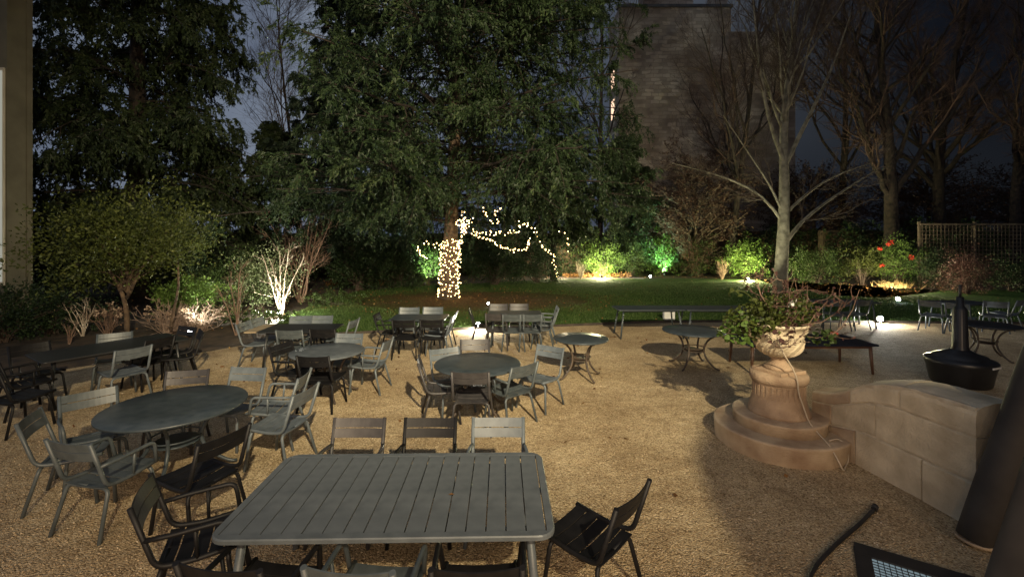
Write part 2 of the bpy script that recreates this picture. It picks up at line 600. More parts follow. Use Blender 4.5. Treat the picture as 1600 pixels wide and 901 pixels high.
def tubes_mesh(name, levels):
    """levels: list of (pts (n,K,3), rad (n,K), sides)"""
    VV, FF, off = [], [], 0
    for pts, rad, s in levels:
        n, K, _ = pts.shape
        T = norm(np.gradient(pts, axis=1))
        ref = norm(np.cross(T[:, K // 2], rng.normal(size=(n, 3))))[:, None, :]
        u = norm(np.cross(T, np.cross(ref, T) + ref * 1e-3))
        w = np.cross(T, u)
        a = np.arange(s) * 2 * math.pi / s
        V = pts[:, :, None, :] + rad[:, :, None, None] * (np.cos(a)[None, None, :, None] * u[:, :, None, :] + np.sin(a)[None, None, :, None] * w[:, :, None, :])
        base = (np.arange(n)[:, None, None] * K + np.arange(K - 1)[None, :, None]) * s
        j = np.arange(s)[None, None, :]
        A = base + j
        B = base + (j + 1) % s
        Fq = np.stack([A, B, B + s, A + s], -1).reshape(-1)
        VV.append(V.reshape(-1, 3))
        FF.append(Fq + off)
        off += n * K * s
    return arrays_mesh(name, np.concatenate(VV), np.concatenate(FF), 4, True)


def sprout(pts, rad, per, t0, t1, ang, lratio, rratio, K, up, wander, plen=None, taper=0.25, flat=0.0, ljit=0.3, lmin=0.0):
    """children along parent polylines. returns (pts, rad) of the next level"""
    n, KP, _ = pts.shape
    t = rng.uniform(t0, t1, size=(n, per))
    idx = t * (KP - 1)
    i0 = np.clip(idx.astype(int), 0, KP - 2)
    fr = (idx - i0)[..., None]
    ar = np.arange(n)[:, None]
    st = pts[ar, i0] * (1 - fr) + pts[ar, i0 + 1] * fr
    tg = norm(pts[ar, i0 + 1] - pts[ar, i0])
    rp_ = rad[ar, i0] * (1 - fr[..., 0]) + rad[ar, i0 + 1] * fr[..., 0]
    plen = np.linalg.norm(np.diff(pts, axis=1), axis=2).sum(1)[:, None]
    sd = rng.normal(size=(n, per, 3))
    if flat:
        sd[..., 2] *= (1 - flat)
    sd = norm(sd - tg * (sd * tg).sum(-1, keepdims=True))
    a = rng.normal(ang, ang * 0.25, size=(n, per))[..., None]
    d = norm(tg * np.cos(a) + sd * np.sin(a))
    L = np.maximum(plen * lratio * (1.05 - 0.6 * t) * rng.uniform(1 - ljit, 1 + ljit, size=(n, per)), lmin)
    r = np.minimum(rp_ * 0.75, rp_ * rratio * rng.uniform(.8, 1.2, size=(n, per)))
    m = n * per
    st, d, L, r = st.reshape(m, 3), d.reshape(m, 3), L.reshape(m), r.reshape(m)
    s = np.linspace(0, 1, K)
    P = st[:, None] + d[:, None] * (L[:, None] * s)[..., None]
    P[..., 2] += (up * L)[:, None] * s ** 2
    wn = np.cumsum(rng.normal(size=(m, K, 3)) * (wander * L / K)[:, None, None], axis=1)
    wn[:, 0] = 0
    P = P + wn
    R = r[:, None] * (1 - (1 - taper) * s)
    return P, R


def polyline(ctrl, K):
    """Catmull-like resample of control points"""
    C = np.array(ctrl, float)
    d = np.r_[0, np.cumsum(np.linalg.norm(np.diff(C, axis=0), axis=1))]
    s = np.linspace(0, d[-1], K)
    P = np.stack([np.interp(s, d, C[:, k]) for k in range(3)], 1)
    for _ in range(2):
        P[1:-1] = (P[:-2] + 2 * P[1:-1] + P[2:]) / 4
    return P


def along(pts, n):
    """n random samples on each polyline: positions and tangents"""
    m, K, _ = pts.shape
    t = rng.uniform(0.05, 1, size=(m, n)) * (K - 1)
    i0 = np.clip(t.astype(int), 0, K - 2)
    fr = (t - i0)[..., None]
    ar = np.arange(m)[:, None]
    p = pts[ar, i0] * (1 - fr) + pts[ar, i0 + 1] * fr
    tg = norm(pts[ar, i0 + 1] - pts[ar, i0])
    return p.reshape(-1, 3), tg.reshape(-1, 3)

# ------------------------------------------------------------------ ground


def sheet(name, pts, z, mat, skirt=0.0):
    import bmesh
    bm = bmesh.new()
    vs_ = [bm.verts.new((p[0], p[1], z)) for p in pts]
    f = bm.faces.new(vs_)
    if f.normal.z < 0:
        f.normal_flip()
    if skirt:
        low = [bm.verts.new((p[0], p[1], z - skirt)) for p in pts]
        k = len(pts)
        for i in range(k):
            bm.faces.new((vs_[i], vs_[(i + 1) % k], low[(i + 1) % k], low[i]))
    bmesh.ops.triangulate(bm, faces=bm.faces[:])
    bmesh.ops.recalc_face_normals(bm, faces=bm.faces[:])
    me = bpy.data.meshes.new(name)
    bm.to_mesh(me)
    bm.free()
    return structure(obj(name, me, mat))


sheet('ground', [(-300, -60), (300, -60), (300, 400), (-300, 400)], -0.012, 'soil')
edge_px = [(430, 528), (480, 525), (540, 522), (620, 518), (720, 515), (790, 512), (870, 510), (1000, 504.5), (1100, 503), (1200, 503), (1340, 504), (1480, 505), (1760, 507)]
EDGE = [G(*p) for p in edge_px]
left_px = [(420, 530), (380, 539), (330, 548), (230, 560), (130, 572), (60, 583), (0, 596), (-200, 640)]
grav = [G(*p) for p in left_px][::-1] + EDGE + [(17, 10), (17, -5), (-14, -5)]
sheet('gravel_court', grav, 0.0, 'gravel')
back_px = [(1760, 452), (1480, 455), (1420, 463), (1380, 467), (1300, 463), (1215, 448), (1180, 437), (1020, 436), (860, 437), (740, 444), (640, 449), (560, 456), (505, 472), (462, 490), (432, 508)]
lawn = EDGE + [G(*p) for p in back_px]
sheet('lawn', lawn, 0.045, 'lawn', 0.06)
mb = MB()
for a, b in zip(EDGE[:-1], EDGE[1:]):
    a, b = Vector((a[0], a[1] - .02, 0.03)), Vector((b[0], b[1] - .02, 0.03))
    d = b - a
    mb.box((a + b) / 2, (d.length, .02, .075), Matrix.Rotation(math.atan2(d.y, d.x), 3, 'Z'))
tag(obj('lawn_edging', mb, 'edging'), 'low dark edging strip between the gravel court and the lawn', 'edging')


def in_poly(P, poly):
    poly = np.array(poly)
    x, y = P[:, 0], P[:, 1]
    ins = np.zeros(len(P), bool)
    j = len(poly) - 1
    for i in range(len(poly)):
        xi, yi = poly[i]
        xj, yj = poly[j]
        c = ((yi > y) != (yj > y)) & (x < (xj - xi) * (y - yi) / (yj - yi + 1e-12) + xi)
        ins ^= c
        j = i
    return ins


def scatter_poly(poly, n, box, power=None):
    P = np.stack([rng.uniform(box[0], box[1], n), rng.uniform(box[2], box[3], n)], 1)
    return P[in_poly(P, poly)]


# loose pebbles standing proud of the gravel close to the viewer
n = 20000
d = 2.6 + 6.4 * rng.uniform(0, 1, n) ** 1.35
x = rng.uniform(-1.18, 1.18, n) * d
P = np.stack([x, d], 1)
P = P[in_poly(P, grav)]
keep = np.hypot(P[:, 0] - 3.36, P[:, 1] - 5.73) > 0.75
P = P[keep & (P[:, 0] < 3.9)]
n = len(P)
o8 = np.array([[1, 0, 0], [0, 1, 0], [-1, 0, 0], [0, -1, 0], [0, 0, .8], [0, 0, -.6]], float)
f8 = np.array([[0, 1, 4], [1, 2, 4], [2, 3, 4], [3, 0, 4], [1, 0, 5], [2, 1, 5], [3, 2, 5], [0, 3, 5]])
sz = rng.uniform(.005, .0105, n)[:, None, None] * rng.uniform(.65, 1.25, (n, 1, 3))
an = rng.uniform(0, 6.28, n)
ca, sa = np.cos(an)[:, None], np.sin(an)[:, None]
V = o8[None] * sz + rng.normal(0, .0015, (n, 6, 3))
V = np.stack([V[..., 0] * ca - V[..., 1] * sa, V[..., 0] * sa + V[..., 1] * ca, V[..., 2]], -1)
V[..., :2] += P[:, None]
V[..., 2] += 0.003
Fi = (np.arange(n)[:, None, None] * 6 + f8[None]).reshape(-1)
o = structure(obj('loose_pebbles', arrays_mesh('loose_pebbles', V.reshape(-1, 3), Fi, 3), 'pebble'), 'stuff')
o['label'] = 'loose tan pebbles lying on the gravel court'
o['category'] = 'gravel'

# grass blades
P = scatter_poly(lawn, 210000, (-9, 18, 12, 26))
w = np.exp(-(P[:, 1] - 12.5) / 7)
P = P[rng.uniform(0, 1, len(P)) < w + .15]
bare = np.hypot((P[:, 0] + 1.6) * .62, P[:, 1] - 18.4)
P = P[(bare > 2.9) | (rng.uniform(0, 1, len(P)) < .06)]
n = len(P)
P3 = np.c_[P, np.full(n, .04)]
D = rng.normal(size=(n, 3)) * [.5, .5, 0] + [0, 0, 1]
o = structure(obj('grass', leaves_mesh('grass', P3, D, rng.uniform(.03, .085, n), .014, False), 'grass'), 'stuff')
o['label'] = 'short green grass blades of the lawn'
o['category'] = 'grass'

# leaf litter on soil, lawn and gravel
Ls = []
for (k, box, z) in ((5200, (-22, 24, 12, 30), .05), (900, (-7, 7, 8, 13), .004), (500, (-6, 3, 4, 9), .004)):
    P = np.stack([rng.uniform(box[0], box[1], k), rng.uniform(box[2], box[3], k)], 1)
    if z > .01:
        lw = in_poly(P, lawn)
        bare = np.hypot((P[:, 0] + 1.6) * .62, P[:, 1] - 18.4) < 4.3
        P = P[(~lw) & (~in_poly(P, grav)) | (lw & (bare | (rng.uniform(0, 1, k) < .16)))]
    else:
        P = P[in_poly(P, grav) & (rng.uniform(0, 1, k) < .10)]
    Ls.append(np.c_[P, np.full(len(P), z + .012)])
P = np.concatenate(Ls)
D = rng.normal(size=(len(P), 3)) * [1, 1, .22]
o = structure(obj('leaf_litter', leaves_mesh('leaf_litter', P, D, rng.uniform(.05, .10, len(P)), rng.uniform(.03, .06, len(P))), 'leaf_fall'), 'stuff')
o['label'] = 'brown fallen leaves strewn over beds and lawn'
o['category'] = 'leaf litter'

# ------------------------------------------------------------------ buildings behind

D0 = 40.0
bl = thing('gable_building', 'tall blank stone gable wall with chimney stacks behind the bare trees', 'building', (0, 0, 0))
x0, x1, zt = X(967, D0), X(1142, D0), Z(12, D0)
obj('gable_wall', MB().box(((x0 + x1) / 2, D0 + 2, zt / 2), (x1 - x0, 4, zt)), 'masonry', bl)
obj('lower_wing', MB().box(((X(1142, D0) + X(1245, D0)) / 2, D0 + 2.2, Z(48, D0) / 2), (X(1245, D0) - X(1142, D0) - .01, 4, Z(48, D0))), 'masonry', bl)
obj('coping', MB().box(((x0 + x1) / 2, D0 + .2, zt + .12), (x1 - x0 + .3, .7, .24)), 'roofing', bl)
for a, b, h in ((1007, 1086, 4.0), (1120, 1140, 3.0)):
    ch = obj('chimney_stack', MB().box((X((a + b) / 2, D0), D0 + 1.2, zt + h / 2 + .24), (X(b, D0) - X(a, D0), 1.6, h)), 'masonry', bl)
    for k in range(3):
        obj('chimney_pot', MB().lathe([(.18, 0), (.2, .1), (.15, .7), (.17, .75), (.17, .8)], (X((a + b) / 2, D0) - 1 + k, D0 + 1.2, zt + h + .24), 10), 'stone_red', ch)
for zc in (11.2, 14.4, 17.3):
    w_ = obj('side_window', MB().box((x0 - .04, D0 + 2.0, zc), (.08, 1.5, 2.0)), 'render', bl)
    obj('pane', MB().box((x0 - .10, D0 + 2.0, zc), (.03, 1.2, 1.7)), 'lit_window' if zc > 12 else 'roofing', w_)

hs = thing('pale_house', 'pale rendered house corner with a bright wall strip made as glow at the left edge', 'house', (0, 0, 0))
dh = 13.5
xa = X(11, dh)
obj('wall', MB().box((xa - 3.0, dh + .32, 5.5), (6.0, .64, 11)), 'olive_render', hs)
obj('corner_pilaster', MB().box((xa - .035, dh + .60, 5.5), (.16, .16, 11)), 'olive_render', hs)
w_ = obj('glow_strip_frame', MB().box((xa - .80, dh - .03, (Z(440, dh) + Z(112, dh)) / 2), (1.5, .06, Z(112, dh) - Z(440, dh) + .2)), 'render', hs)
obj('pane', MB().box((xa - .62, dh - .08, (Z(440, dh) + Z(112, dh)) / 2), (1.1, .03, Z(112, dh) - Z(440, dh))), 'wall_glow', w_)  # brightness of the wall strip is put in as emission

# ------------------------------------------------------------------ trees


def conifer(name, label, x, y, h, crown_r, z0, nl, nb, nt, nleaf, mat, droop=-.25, twig_droop=-.55, ls=(.07, .13), lw=.035, ztop=None, trunk_r=.42, lean=(0, 0), prof=0.8, skip=None):
    t = thing(name, label, 'tree', (x, y, 0))
    tp = polyline([(0, 0, -.1), (lean[0] * .3, lean[1] * .3, h * .3), (lean[0], lean[1], h)], 14)
    tr = np.linspace(trunk_r, .05, 14)
    tr[0] *= 1.25
    trunk = obj('trunk', MB().tube(tp, tr, 14), 'bark' if lean[0] else 'bark_dark', t)
    # limbs
    zs = z0 + (h * .97 - z0) * rng.uniform(0, 1, nl) ** 1.05
    f = np.clip((zs - z0) / (h - z0), 0, 1)
    L = crown_r * (1 - f ** prof * .93) * rng.uniform(.72, 1.08, nl)
    L *= np.where(f < .06, rng.uniform(.5, 1.0, nl), 1)
    az = np.arange(nl) * 2.39996 + rng.normal(0, .3, nl)
    K = 9
    s = np.linspace(0, 1, K)
    st = np.stack([np.interp(zs, tp[:, 2], tp[:, k]) for k in range(3)], 1)
    d = np.stack([np.cos(az), np.sin(az), rng.uniform(.08, .30, nl)], 1)
    P = st[:, None] + d[:, None] * (L[:, None] * s)[..., None]
    P[..., 2] += (droop * L)[:, None] * s ** 2
    P += np.cumsum(rng.normal(size=P.shape) * (.05 * L / K)[:, None, None], 1) * (s > 0)[None, :, None]
    R = np.clip(.012 * L, .02, .12)[:, None] * (1 - .8 * s)
    if skip is not None:
        kp = ~skip(P[:, -1] + [x, y, 0])
        P, R = P[kp], R[kp]
    B, RB = sprout(P, R, nb, .18, 1.0, 1.0, .30, .5, 3, -.18, .12, flat=.6, lmin=.35)
    Tw, RT = sprout(B, RB, nt, .1, 1.0, .8, .42, .5, 4, twig_droop, .15, lmin=.28)
    obj('branches', tubes_mesh('branches', [(P, R * .8, 5), (B, RB, 3)]), 'bark_dark', t)
    lp, lt = along(Tw, nleaf)
    lp2, lt2 = along(B, nleaf)
    lp, lt = np.concatenate([lp, lp2]), np.concatenate([lt, lt2])
    k = len(lp)
    D = lt * .9 + rng.normal(size=(k, 3)) * .42 + [0, 0, -.14]
    lp = lp + rng.normal(size=(k, 3)) * .025
    obj('crown', leaves_mesh('crown', lp, D, rng.uniform(ls[0], ls[1], k), lw * rng.uniform(.7, 1.3, k), False), mat, t)
    return t, P


# the big conifer with lights round its trunk
CX, CY = G(700, 468)
ctree, climbs = conifer('conifer_tree', 'huge spreading conifer with string lights wound round its trunk', CX, CY, 21, 8.1, 2.9, 235, 18, 8, 20, 'fir', ls=(.075, .145), lw=.047, twig_droop=-.6,
                        droop=-.16, trunk_r=.33, lean=(.9, -.2), prof=2.4,
                        skip=lambda E: ((E[:, 1] < 13.2) & (E[:, 2] < 3.6)) | ((800 + F * E[:, 0] / E[:, 1] < 470) & (E[:, 2] > 5.5)))
# the dark weeping spruce on the left
conifer('weeping_spruce', 'towering dark spruce with hanging curtains of foliage at the far left', X(215, 20), 20, 24, 5.8, 1.2, 215, 14, 6, 18, 'fir_dark',
        droop=-.42, twig_droop=-1.25, ls=(.11, .21), lw=.068, trunk_r=.45, prof=2.5, skip=lambda E: (800 + F * E[:, 0] / E[:, 1] > 396) & (E[:, 2] > 7.0) & (E[:, 2] < 15))
# the third conifer between them, standing further back
conifer('blue_conifer', 'bluish conifer standing behind the big one, beside the sky gap', X(545, 25), 25, 19, 5.4, 1.6, 130, 14, 6, 15, 'fir_blue',
        droop=-.22, ls=(.12, .23), lw=.08, trunk_r=.35, prof=1.0, skip=lambda E: (800 + F * E[:, 0] / E[:, 1] < 452) & (E[:, 2] > 7.5))

conifer('dark_evergreen', 'dark evergreen filling the gap below the sky, left of the big conifer', X(432, 27), 27, 9.5, 3.6, .6, 80, 11, 6, 10, 'fir_dark',
        droop=-.2, ls=(.12, .22), lw=.12, trunk_r=.2, prof=1.6)
conifer('dark_evergreen', 'dark evergreen right of the big conifer, before the gable corner', X(975, 33), 33, 10.5, 3.6, .6, 80, 11, 6, 10, 'fir_dark',
        droop=-.2, ls=(.13, .24), lw=.13, trunk_r=.2, prof=1.8)

conifer('dark_evergreen', 'dark evergreen behind the right end of the light garlands', X(865, 26.5), 26.5, 8.5, 3.0, 2.6, 70, 11, 6, 10, 'fir_dark',
        droop=-.2, ls=(.12, .22), lw=.12, trunk_r=.2, prof=1.8)


def bare_tree(name, label, x, y, ctrl, r0, counts, mat, twig='twig', ang=.55, up=.22, lr=(.42, .45, .5), t0=.35, limbs=None, trunk_sides=14, rr=.55, leaf=None):
    t = thing(name, label, 'tree', (x, y, 0))
    tp = polyline(ctrl, 16)
    tr = np.interp(np.linspace(0, 1, 16), [0, .06, .4, 1], [r0 * 1.3, r0, r0 * .66, r0 * .16])
    obj('trunk', MB().tube(tp, tr, trunk_sides), mat, t)
    lv = []
    P0, R0 = tp[None], tr[None]
    P1, R1 = sprout(P0, R0, counts[0], t0, .98, ang, lr[0], rr, 9, up, .16)
    if limbs is not None:
        EP = np.stack([polyline(l, 9) for l, _ in limbs])
        ER = np.stack([np.linspace(r, r * .2, 9) for _, r in limbs])
        P1, R1 = np.concatenate([P1, EP]), np.concatenate([R1, ER])
    P2, R2 = sprout(P1, R1, counts[1], .2, 1, .6, lr[1], .55, 7, up * .8, .16)
    P3, R3 = sprout(P2, R2, counts[2], .15, 1, .6, lr[2], .6, 3, up * .5, .18)
    R2 = np.maximum(R2, .008)
    R3 = np.maximum(R3, .005)
    obj('limbs', tubes_mesh('limbs', [(P1, R1, 8)]), mat, t)
    lv = [(P2, R2, 4), (P3, R3, 3)]
    if len(counts) > 3:
        P4, R4 = sprout(P3, R3, counts[3], .1, 1, .6, .55, .6, 2, up * .3, .1)
        lv.append((P4, np.maximum(R4, .0038), 3))
        P3 = P4
    obj('twigs', tubes_mesh('twigs', lv), twig, t)
    if leaf:
        lp, lt = along(P3, leaf[0])
        k = len(lp)
        obj('withered_leaves', leaves_mesh('withered_leaves', lp, rng.normal(size=(k, 3)) + [0, 0, -.5], rng.uniform(.06, .12, k), .05), leaf[1], t)
    return t


# pale-barked bare tree behind the urn
dx = 20.5
bx_ = X(1218, dx)
sc_ = dx / F


def off(px, py, dy=0.0):
    return (X(px, dx + dy) - bx_, dy, Z(py, dx + dy))


bare_tree('bare_tree', 'bare tree with pale grey-green trunk rising behind the urn', bx_, dx,
          [(0, 0, -.1), off(1222, 400), off(1226, 330), off(1226, 260), off(1222, 200, .3), off(1235, 100, .5), off(1252, -60, .8)], .28, (24, 9, 9, 4), 'bark_pale',
          ang=.42, up=.30, lr=(.40, .42, .45), t0=.42, rr=.42,
          limbs=[([off(1224, 385), off(1242, 352), off(1290, 316), off(1345, 280), off(1375, 262)], .10),
                 ([off(1226, 335), off(1262, 300), off(1300, 275), off(1360, 255)], .07),
                 ([off(1222, 345), off(1190, 300), off(1120, 272), off(1050, 255)], .07),
                 ([off(1222, 330), off(1205, 290), off(1170, 240), off(1130, 180)], .06),
                 ([off(1226, 260), off(1260, 190), off(1300, 110), off(1330, 20)], .10),
                 ([off(1224, 250), off(1200, 190), off(1185, 90), off(1175, -20)], .10)])

bare_trees = [
    ('old_pollard_tree', 'thick knobbly old tree with ivy-dark trunk behind the red-flowered shrub', 1395, 27, .42, 1.0, [(1395, 440), (1392, 300), (1388, 200), (1378, 120), (1365, -40)], (22, 9, 9, 4)),
    ('old_pollard_tree', 'second thick old bare tree, furthest right against the night sky', 1482, 31, .42, .9, [(1470, 430), (1466, 300), (1470, 200), (1490, 100), (1520, -40)], (22, 9, 9, 4)),
    ('slender_bare_tree', 'slender bare tree with a lamp-lit trunk foot before the gable wall', 1140, 30, .24, .7, [(1140, 425), (1146, 350), (1160, 250), (1175, 130), (1190, -30)], (20, 9, 9, 4)),
    ('slender_bare_tree', 'slender bare tree beside the left corner of the gable building', 938, 35, .22, .5, [(938, 420), (938, 250), (940, 120), (944, -60)], (16, 8, 7, 3)),
    ('slender_bare_tree', 'bare tree whose twigs show in the sky gap between conifers', 455, 31, .15, .5, [(470, 430), (462, 280), (445, 150), (430, -20)], (22, 9, 8, 4)),
    ('slender_bare_tree', 'bare tree at the right edge behind the trellis fence', 1600, 27, .30, .6, [(1590, 420), (1585, 300), (1600, 180), (1620, -20)], (18, 9, 9, 4)),
    ('slender_bare_tree', 'bare tree rising between the two thick old trees and the gable', 1320, 33, .28, .6, [(1312, 430), (1316, 300), (1322, 180), (1318, -40)], (18, 9, 9, 4)),
]
for (nm, lb, px, dd, r0, kk, pts, cnt) in bare_trees:
    xx = X(px, dd)
    bare_tree(nm, lb, xx, dd, [(X(a, dd) - xx, 0, Z(b, dd) if i else -.1) for i, (a, b) in enumerate(pts)], r0, cnt, 'bark_dark', 'twig_mid' if px > 1000 else 'twig', ang=.6, up=.2, t0=.25)

# dark trees with withered brown leaves closing the view on the right
for px, dd, zc, rx, rz, lb in ((1085, 31, 4.6, 4.2, 4.4, 'russet-leaved tree right of the big conifer, below the gable wall'),
                               (1270, 34, 4.6, 4.4, 3.8, 'russet-leaved tree behind the pale bare trunk'),
                               (1450, 34, 4.9, 5.2, 3.6, 'russet-leaved tree behind the thick old trunks'),
                               (1620, 33, 4.5, 5.0, 3.6, 'russet-leaved tree at the right edge above the trellis')):
    xx = X(px, dd)
    t = thing('beech_tree', lb, 'tree', (xx, dd, 0), group='russet trees at the back')
    obj('trunk', MB().tube([(0, 0, -.1), (.1, 0, zc * .6), (0, .1, zc + rz * .6)], [.22, .16, .05], 8), 'bark', t)
    u = norm(rng.normal(size=(600, 3)))
    c = u * (rng.uniform(.25, 1, 600) ** .5)[:, None] * [rx, rx * .7, rz] * (1 + .22 * np.sin(u[:, :1] * 7 + u[:, 2:] * 5)) + [0, 0, zc]
    st = np.stack([np.zeros(600), np.zeros(600), np.clip(c[:, 2] - 1.2, .8, zc + rz * .5)], 1)
    pts = st[:, None] + (c - st)[:, None] * np.linspace(0.25, 1, 5)[None, :, None] + rng.normal(0, .1, (600, 5, 3))
    tw, rt = sprout(pts, np.full((600, 5), .02), 6, .5, 1, .8, .25, .5, 2, -.1, .2, lmin=.4)
    obj('twigs', tubes_mesh('twigs', [(pts, np.linspace(.03, .008, 5)[None].repeat(600, 0), 3), (tw, np.maximum(rt * .6, .006), 3)]), 'twig', t)
    lp, lt = along(tw, 5)
    k = len(lp)
    obj('crown', leaves_mesh('crown', lp, rng.normal(size=(k, 3)), rng.uniform(.08, .16, k), .08), 'leaf_brown', t)


def bush(name, label, cat, x, y, r, n, leafL, mat, stem='twig', zc=None, z_low=0.05, stems=9, group=None, lw=.5, clump=22, spread=.16, z=0.0, trunk=None, clumpy=.40, seedphase=0.0):
    """rounded shrub: stems from the base out to leaf clumps spread through an uneven ellipsoid"""
    t = thing(name, label, cat, (x, y, z), group=group)
    rx, ry, rz = r
    zc = rz if zc is None else zc
    u = norm(rng.normal(size=(n, 3)))
    ph = rng.uniform(0, 6, 6)
    bumpy = 1 + clumpy * np.sin(u[:, 0] * 5 + ph[0]) * np.sin(u[:, 2] * 6 + ph[1]) + clumpy * .6 * np.sin(u[:, 1] * 9 + ph[2] + u[:, 0] * 7)
    c = u * (rng.uniform(.12, 1, n) ** .4 * bumpy)[:, None] * [rx, ry, rz] + [0, 0, zc]
    c = np.where(rng.uniform(0, 1, (n, 1)) < .10, (c - [0, 0, zc]) * 1.3 + [0, 0, zc], c)
    c[:, 2] = np.maximum(c[:, 2], z_low)
    idx = rng.integers(0, n, size=stems * 5)
    e = c[idx] * .92
    if trunk:
        s0 = np.array([[0, 0, trunk]]).repeat(len(e), 0)
    else:
        s0 = np.c_[rng.normal(0, rx * .12, len(e)), rng.normal(0, ry * .12, len(e)), np.full(len(e), -.03)]
    s = np.linspace(0, 1, 6)[None, :, None]
    pts = s0[:, None] * (1 - s) + e[:, None] * s
    pts[..., 2] += (np.sin(s[..., 0] * math.pi) * .1 * rz)
    pts[..., :2] *= (.35 + .65 * s)
    pts += rng.normal(0, .02 * rz, pts.shape) * (s > 0)
    rad = np.linspace(.018 * max(rz, .4), .004, 6)[None].repeat(len(e), 0)
    obj('stems', tubes_mesh('stems', [(pts, rad, 4)]), stem, t)
    lp = np.repeat(c, clump, 0) + rng.normal(size=(n * clump, 3)) * np.repeat(rng.uniform(.4, 1.3, (n, 1)), clump, 0) * spread * min(1.0, rz)
    lp[:, 2] = np.maximum(lp[:, 2], .02)
    D = norm(lp - [0, 0, zc * .6]) * .7 + rng.normal(size=lp.shape) * .7
    k = len(lp)
    L = leafL * rng.uniform(.6, 1.25, k)
    obj('foliage', leaves_mesh('foliage', lp, D, L, L * lw), mat, t)
    return t


def at(px, d):
    return X(px, d), d


# small broadleaf tree on the left bed
sx_, sy_ = G(198, 527)
t = bush('small_tree', 'small round-headed leafy tree on a slim trunk, left of the court', 'tree', sx_, sy_, (1.85, 1.5, 1.0), 420, .085, 'leaf_olive', 'bark', zc=2.5, z_low=1.4, stems=7, trunk=1.15, clump=40, spread=.20, clumpy=.5)
mb = MB()
mb.tube(polyline([(0, 0, -.05), (.02, 0, .5), (-.02, 0, 1.05), (-.3, 0, 1.45), (-.75, .1, 2.1)], 9), np.linspace(.07, .025, 9), 9)
obj('trunk', mb, 'bark', t)
obj('limb', MB().tube(polyline([(0, 0, 1.0), (.22, -.05, 1.35), (.35, 0, 1.8), (.9, .1, 2.4)], 8), np.linspace(.045, .02, 8), 8), 'bark', t)
obj('limb', MB().tube(polyline([(1.05, .1, .2), (1.15, .1, .8), (1.3, .1, 1.3), (1.2, .1, 2.2)], 8), np.linspace(.04, .02, 8), 8), 'bark', t)

# evergreen shrubs along the back border and beds (px, distance, radii, clumps, leaf, material, label)
shrubs = [
    ('laurel_shrub', 560, 22.5, (1.9, 1.2, 1.15), 240, .11, 'leaf_dark', 'dark laurel mass under the conifers, left of the lit trunk'),
    ('laurel_shrub', 622, 23.5, (1.5, 1.1, 1.0), 200, .11, 'leaf_dark', 'dark laurel next left of the green-lit shrub'),
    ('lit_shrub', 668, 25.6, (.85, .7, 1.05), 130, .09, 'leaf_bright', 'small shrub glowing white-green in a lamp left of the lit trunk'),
    ('laurel_shrub', 772, 24.5, (2.0, 1.2, 1.15), 220, .11, 'leaf_dark', 'dark laurel directly right of the lit trunk'),
    ('laurel_shrub', 838, 25.5, (1.6, 1.2, 1.1), 190, .11, 'leaf_dark', 'dark laurel behind the hanging end of the light garland'),
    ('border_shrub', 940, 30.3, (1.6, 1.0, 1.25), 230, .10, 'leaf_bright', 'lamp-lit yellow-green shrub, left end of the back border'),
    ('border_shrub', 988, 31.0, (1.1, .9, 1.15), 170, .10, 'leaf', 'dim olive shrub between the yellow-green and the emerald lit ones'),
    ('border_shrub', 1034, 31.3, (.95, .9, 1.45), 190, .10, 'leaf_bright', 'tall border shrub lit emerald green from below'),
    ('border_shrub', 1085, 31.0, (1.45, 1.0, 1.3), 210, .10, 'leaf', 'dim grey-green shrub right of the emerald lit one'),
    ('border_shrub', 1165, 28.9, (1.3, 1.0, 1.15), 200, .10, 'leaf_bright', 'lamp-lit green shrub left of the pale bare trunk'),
    ('dark_shrub', 1275, 25.5, (1.5, 1.1, .95), 220, .09, 'leaf', 'unlit green shrub right of the pale bare trunk'),
    ('yellow_green_shrub', 1347, 24.6, (1.0, .8, .75), 190, .085, 'leaf_olive', 'yellow-green shrub left of the red-flowered one'),
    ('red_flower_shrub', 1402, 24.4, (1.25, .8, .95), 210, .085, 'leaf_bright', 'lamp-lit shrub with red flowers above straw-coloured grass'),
    ('dark_shrub', 1470, 23.4, (1.3, .9, 1.0), 170, .09, 'leaf_dark', 'dark shrub just left of the trellis fence foot'),
    ('wine_shrub', 1512, 20.5, (.95, .8, .95), 170, .07, 'leaf_wine', 'dark wine-red shrub in front of the trellis fence'),
    ('dark_shrub', 1580, 21.5, (1.3, .9, .8), 170, .09, 'leaf_dark', 'dark shrub at the right edge below the trellis'),
    ('lit_shrub', 292, 13.0, (.92, .6, .42), 190, .075, 'leaf_bright', 'bright green low shrub above the bare hydrangea stems'),
    ('dark_shrub', 80, 12.2, (1.3, .9, .55), 160, .08, 'leaf_dark', 'dark shrub below the small round-headed tree, far left'),
    ('dark_shrub', 8, 11.2, (1.2, .9, .75), 150, .08, 'leaf_dark', 'dark shrub cut by the left edge of the picture'),
    ('variegated_shrub', 408, 16.4, (1.15, .8, 1.05), 210, .085, 'leaf_var', 'pale variegated shrub lit white behind the bare white stems'),
    ('dark_shrub', 350, 16.0, (1.4, .9, .9), 200, .085, 'leaf', 'grey-green shrub behind the thin russet stems'),
    ('groundcover_shrub', 520, 17.0, (1.0, .6, .28), 120, .07, 'leaf', 'low ivy clump at the left corner of the lawn'),
    ('groundcover_shrub', 395, 13.6, (1.5, .5, .20), 120, .06, 'leaf', 'low ivy along the bed edge behind the pale chairs'),
]
SH = {}
for nm, px, dd, r, n_, ll, mt, lb in shrubs:
    zc = None
    if lb.startswith('bright green low'):
        zc = .95
    elif nm in ('yellow_green_shrub', 'red_flower_shrub'):
        zc = 1.35
    SH[lb] = bush(nm, lb, 'shrub', X(px, dd), dd, r, n_, ll, mt, zc=zc, clump=30 if n_ > 150 else 24)
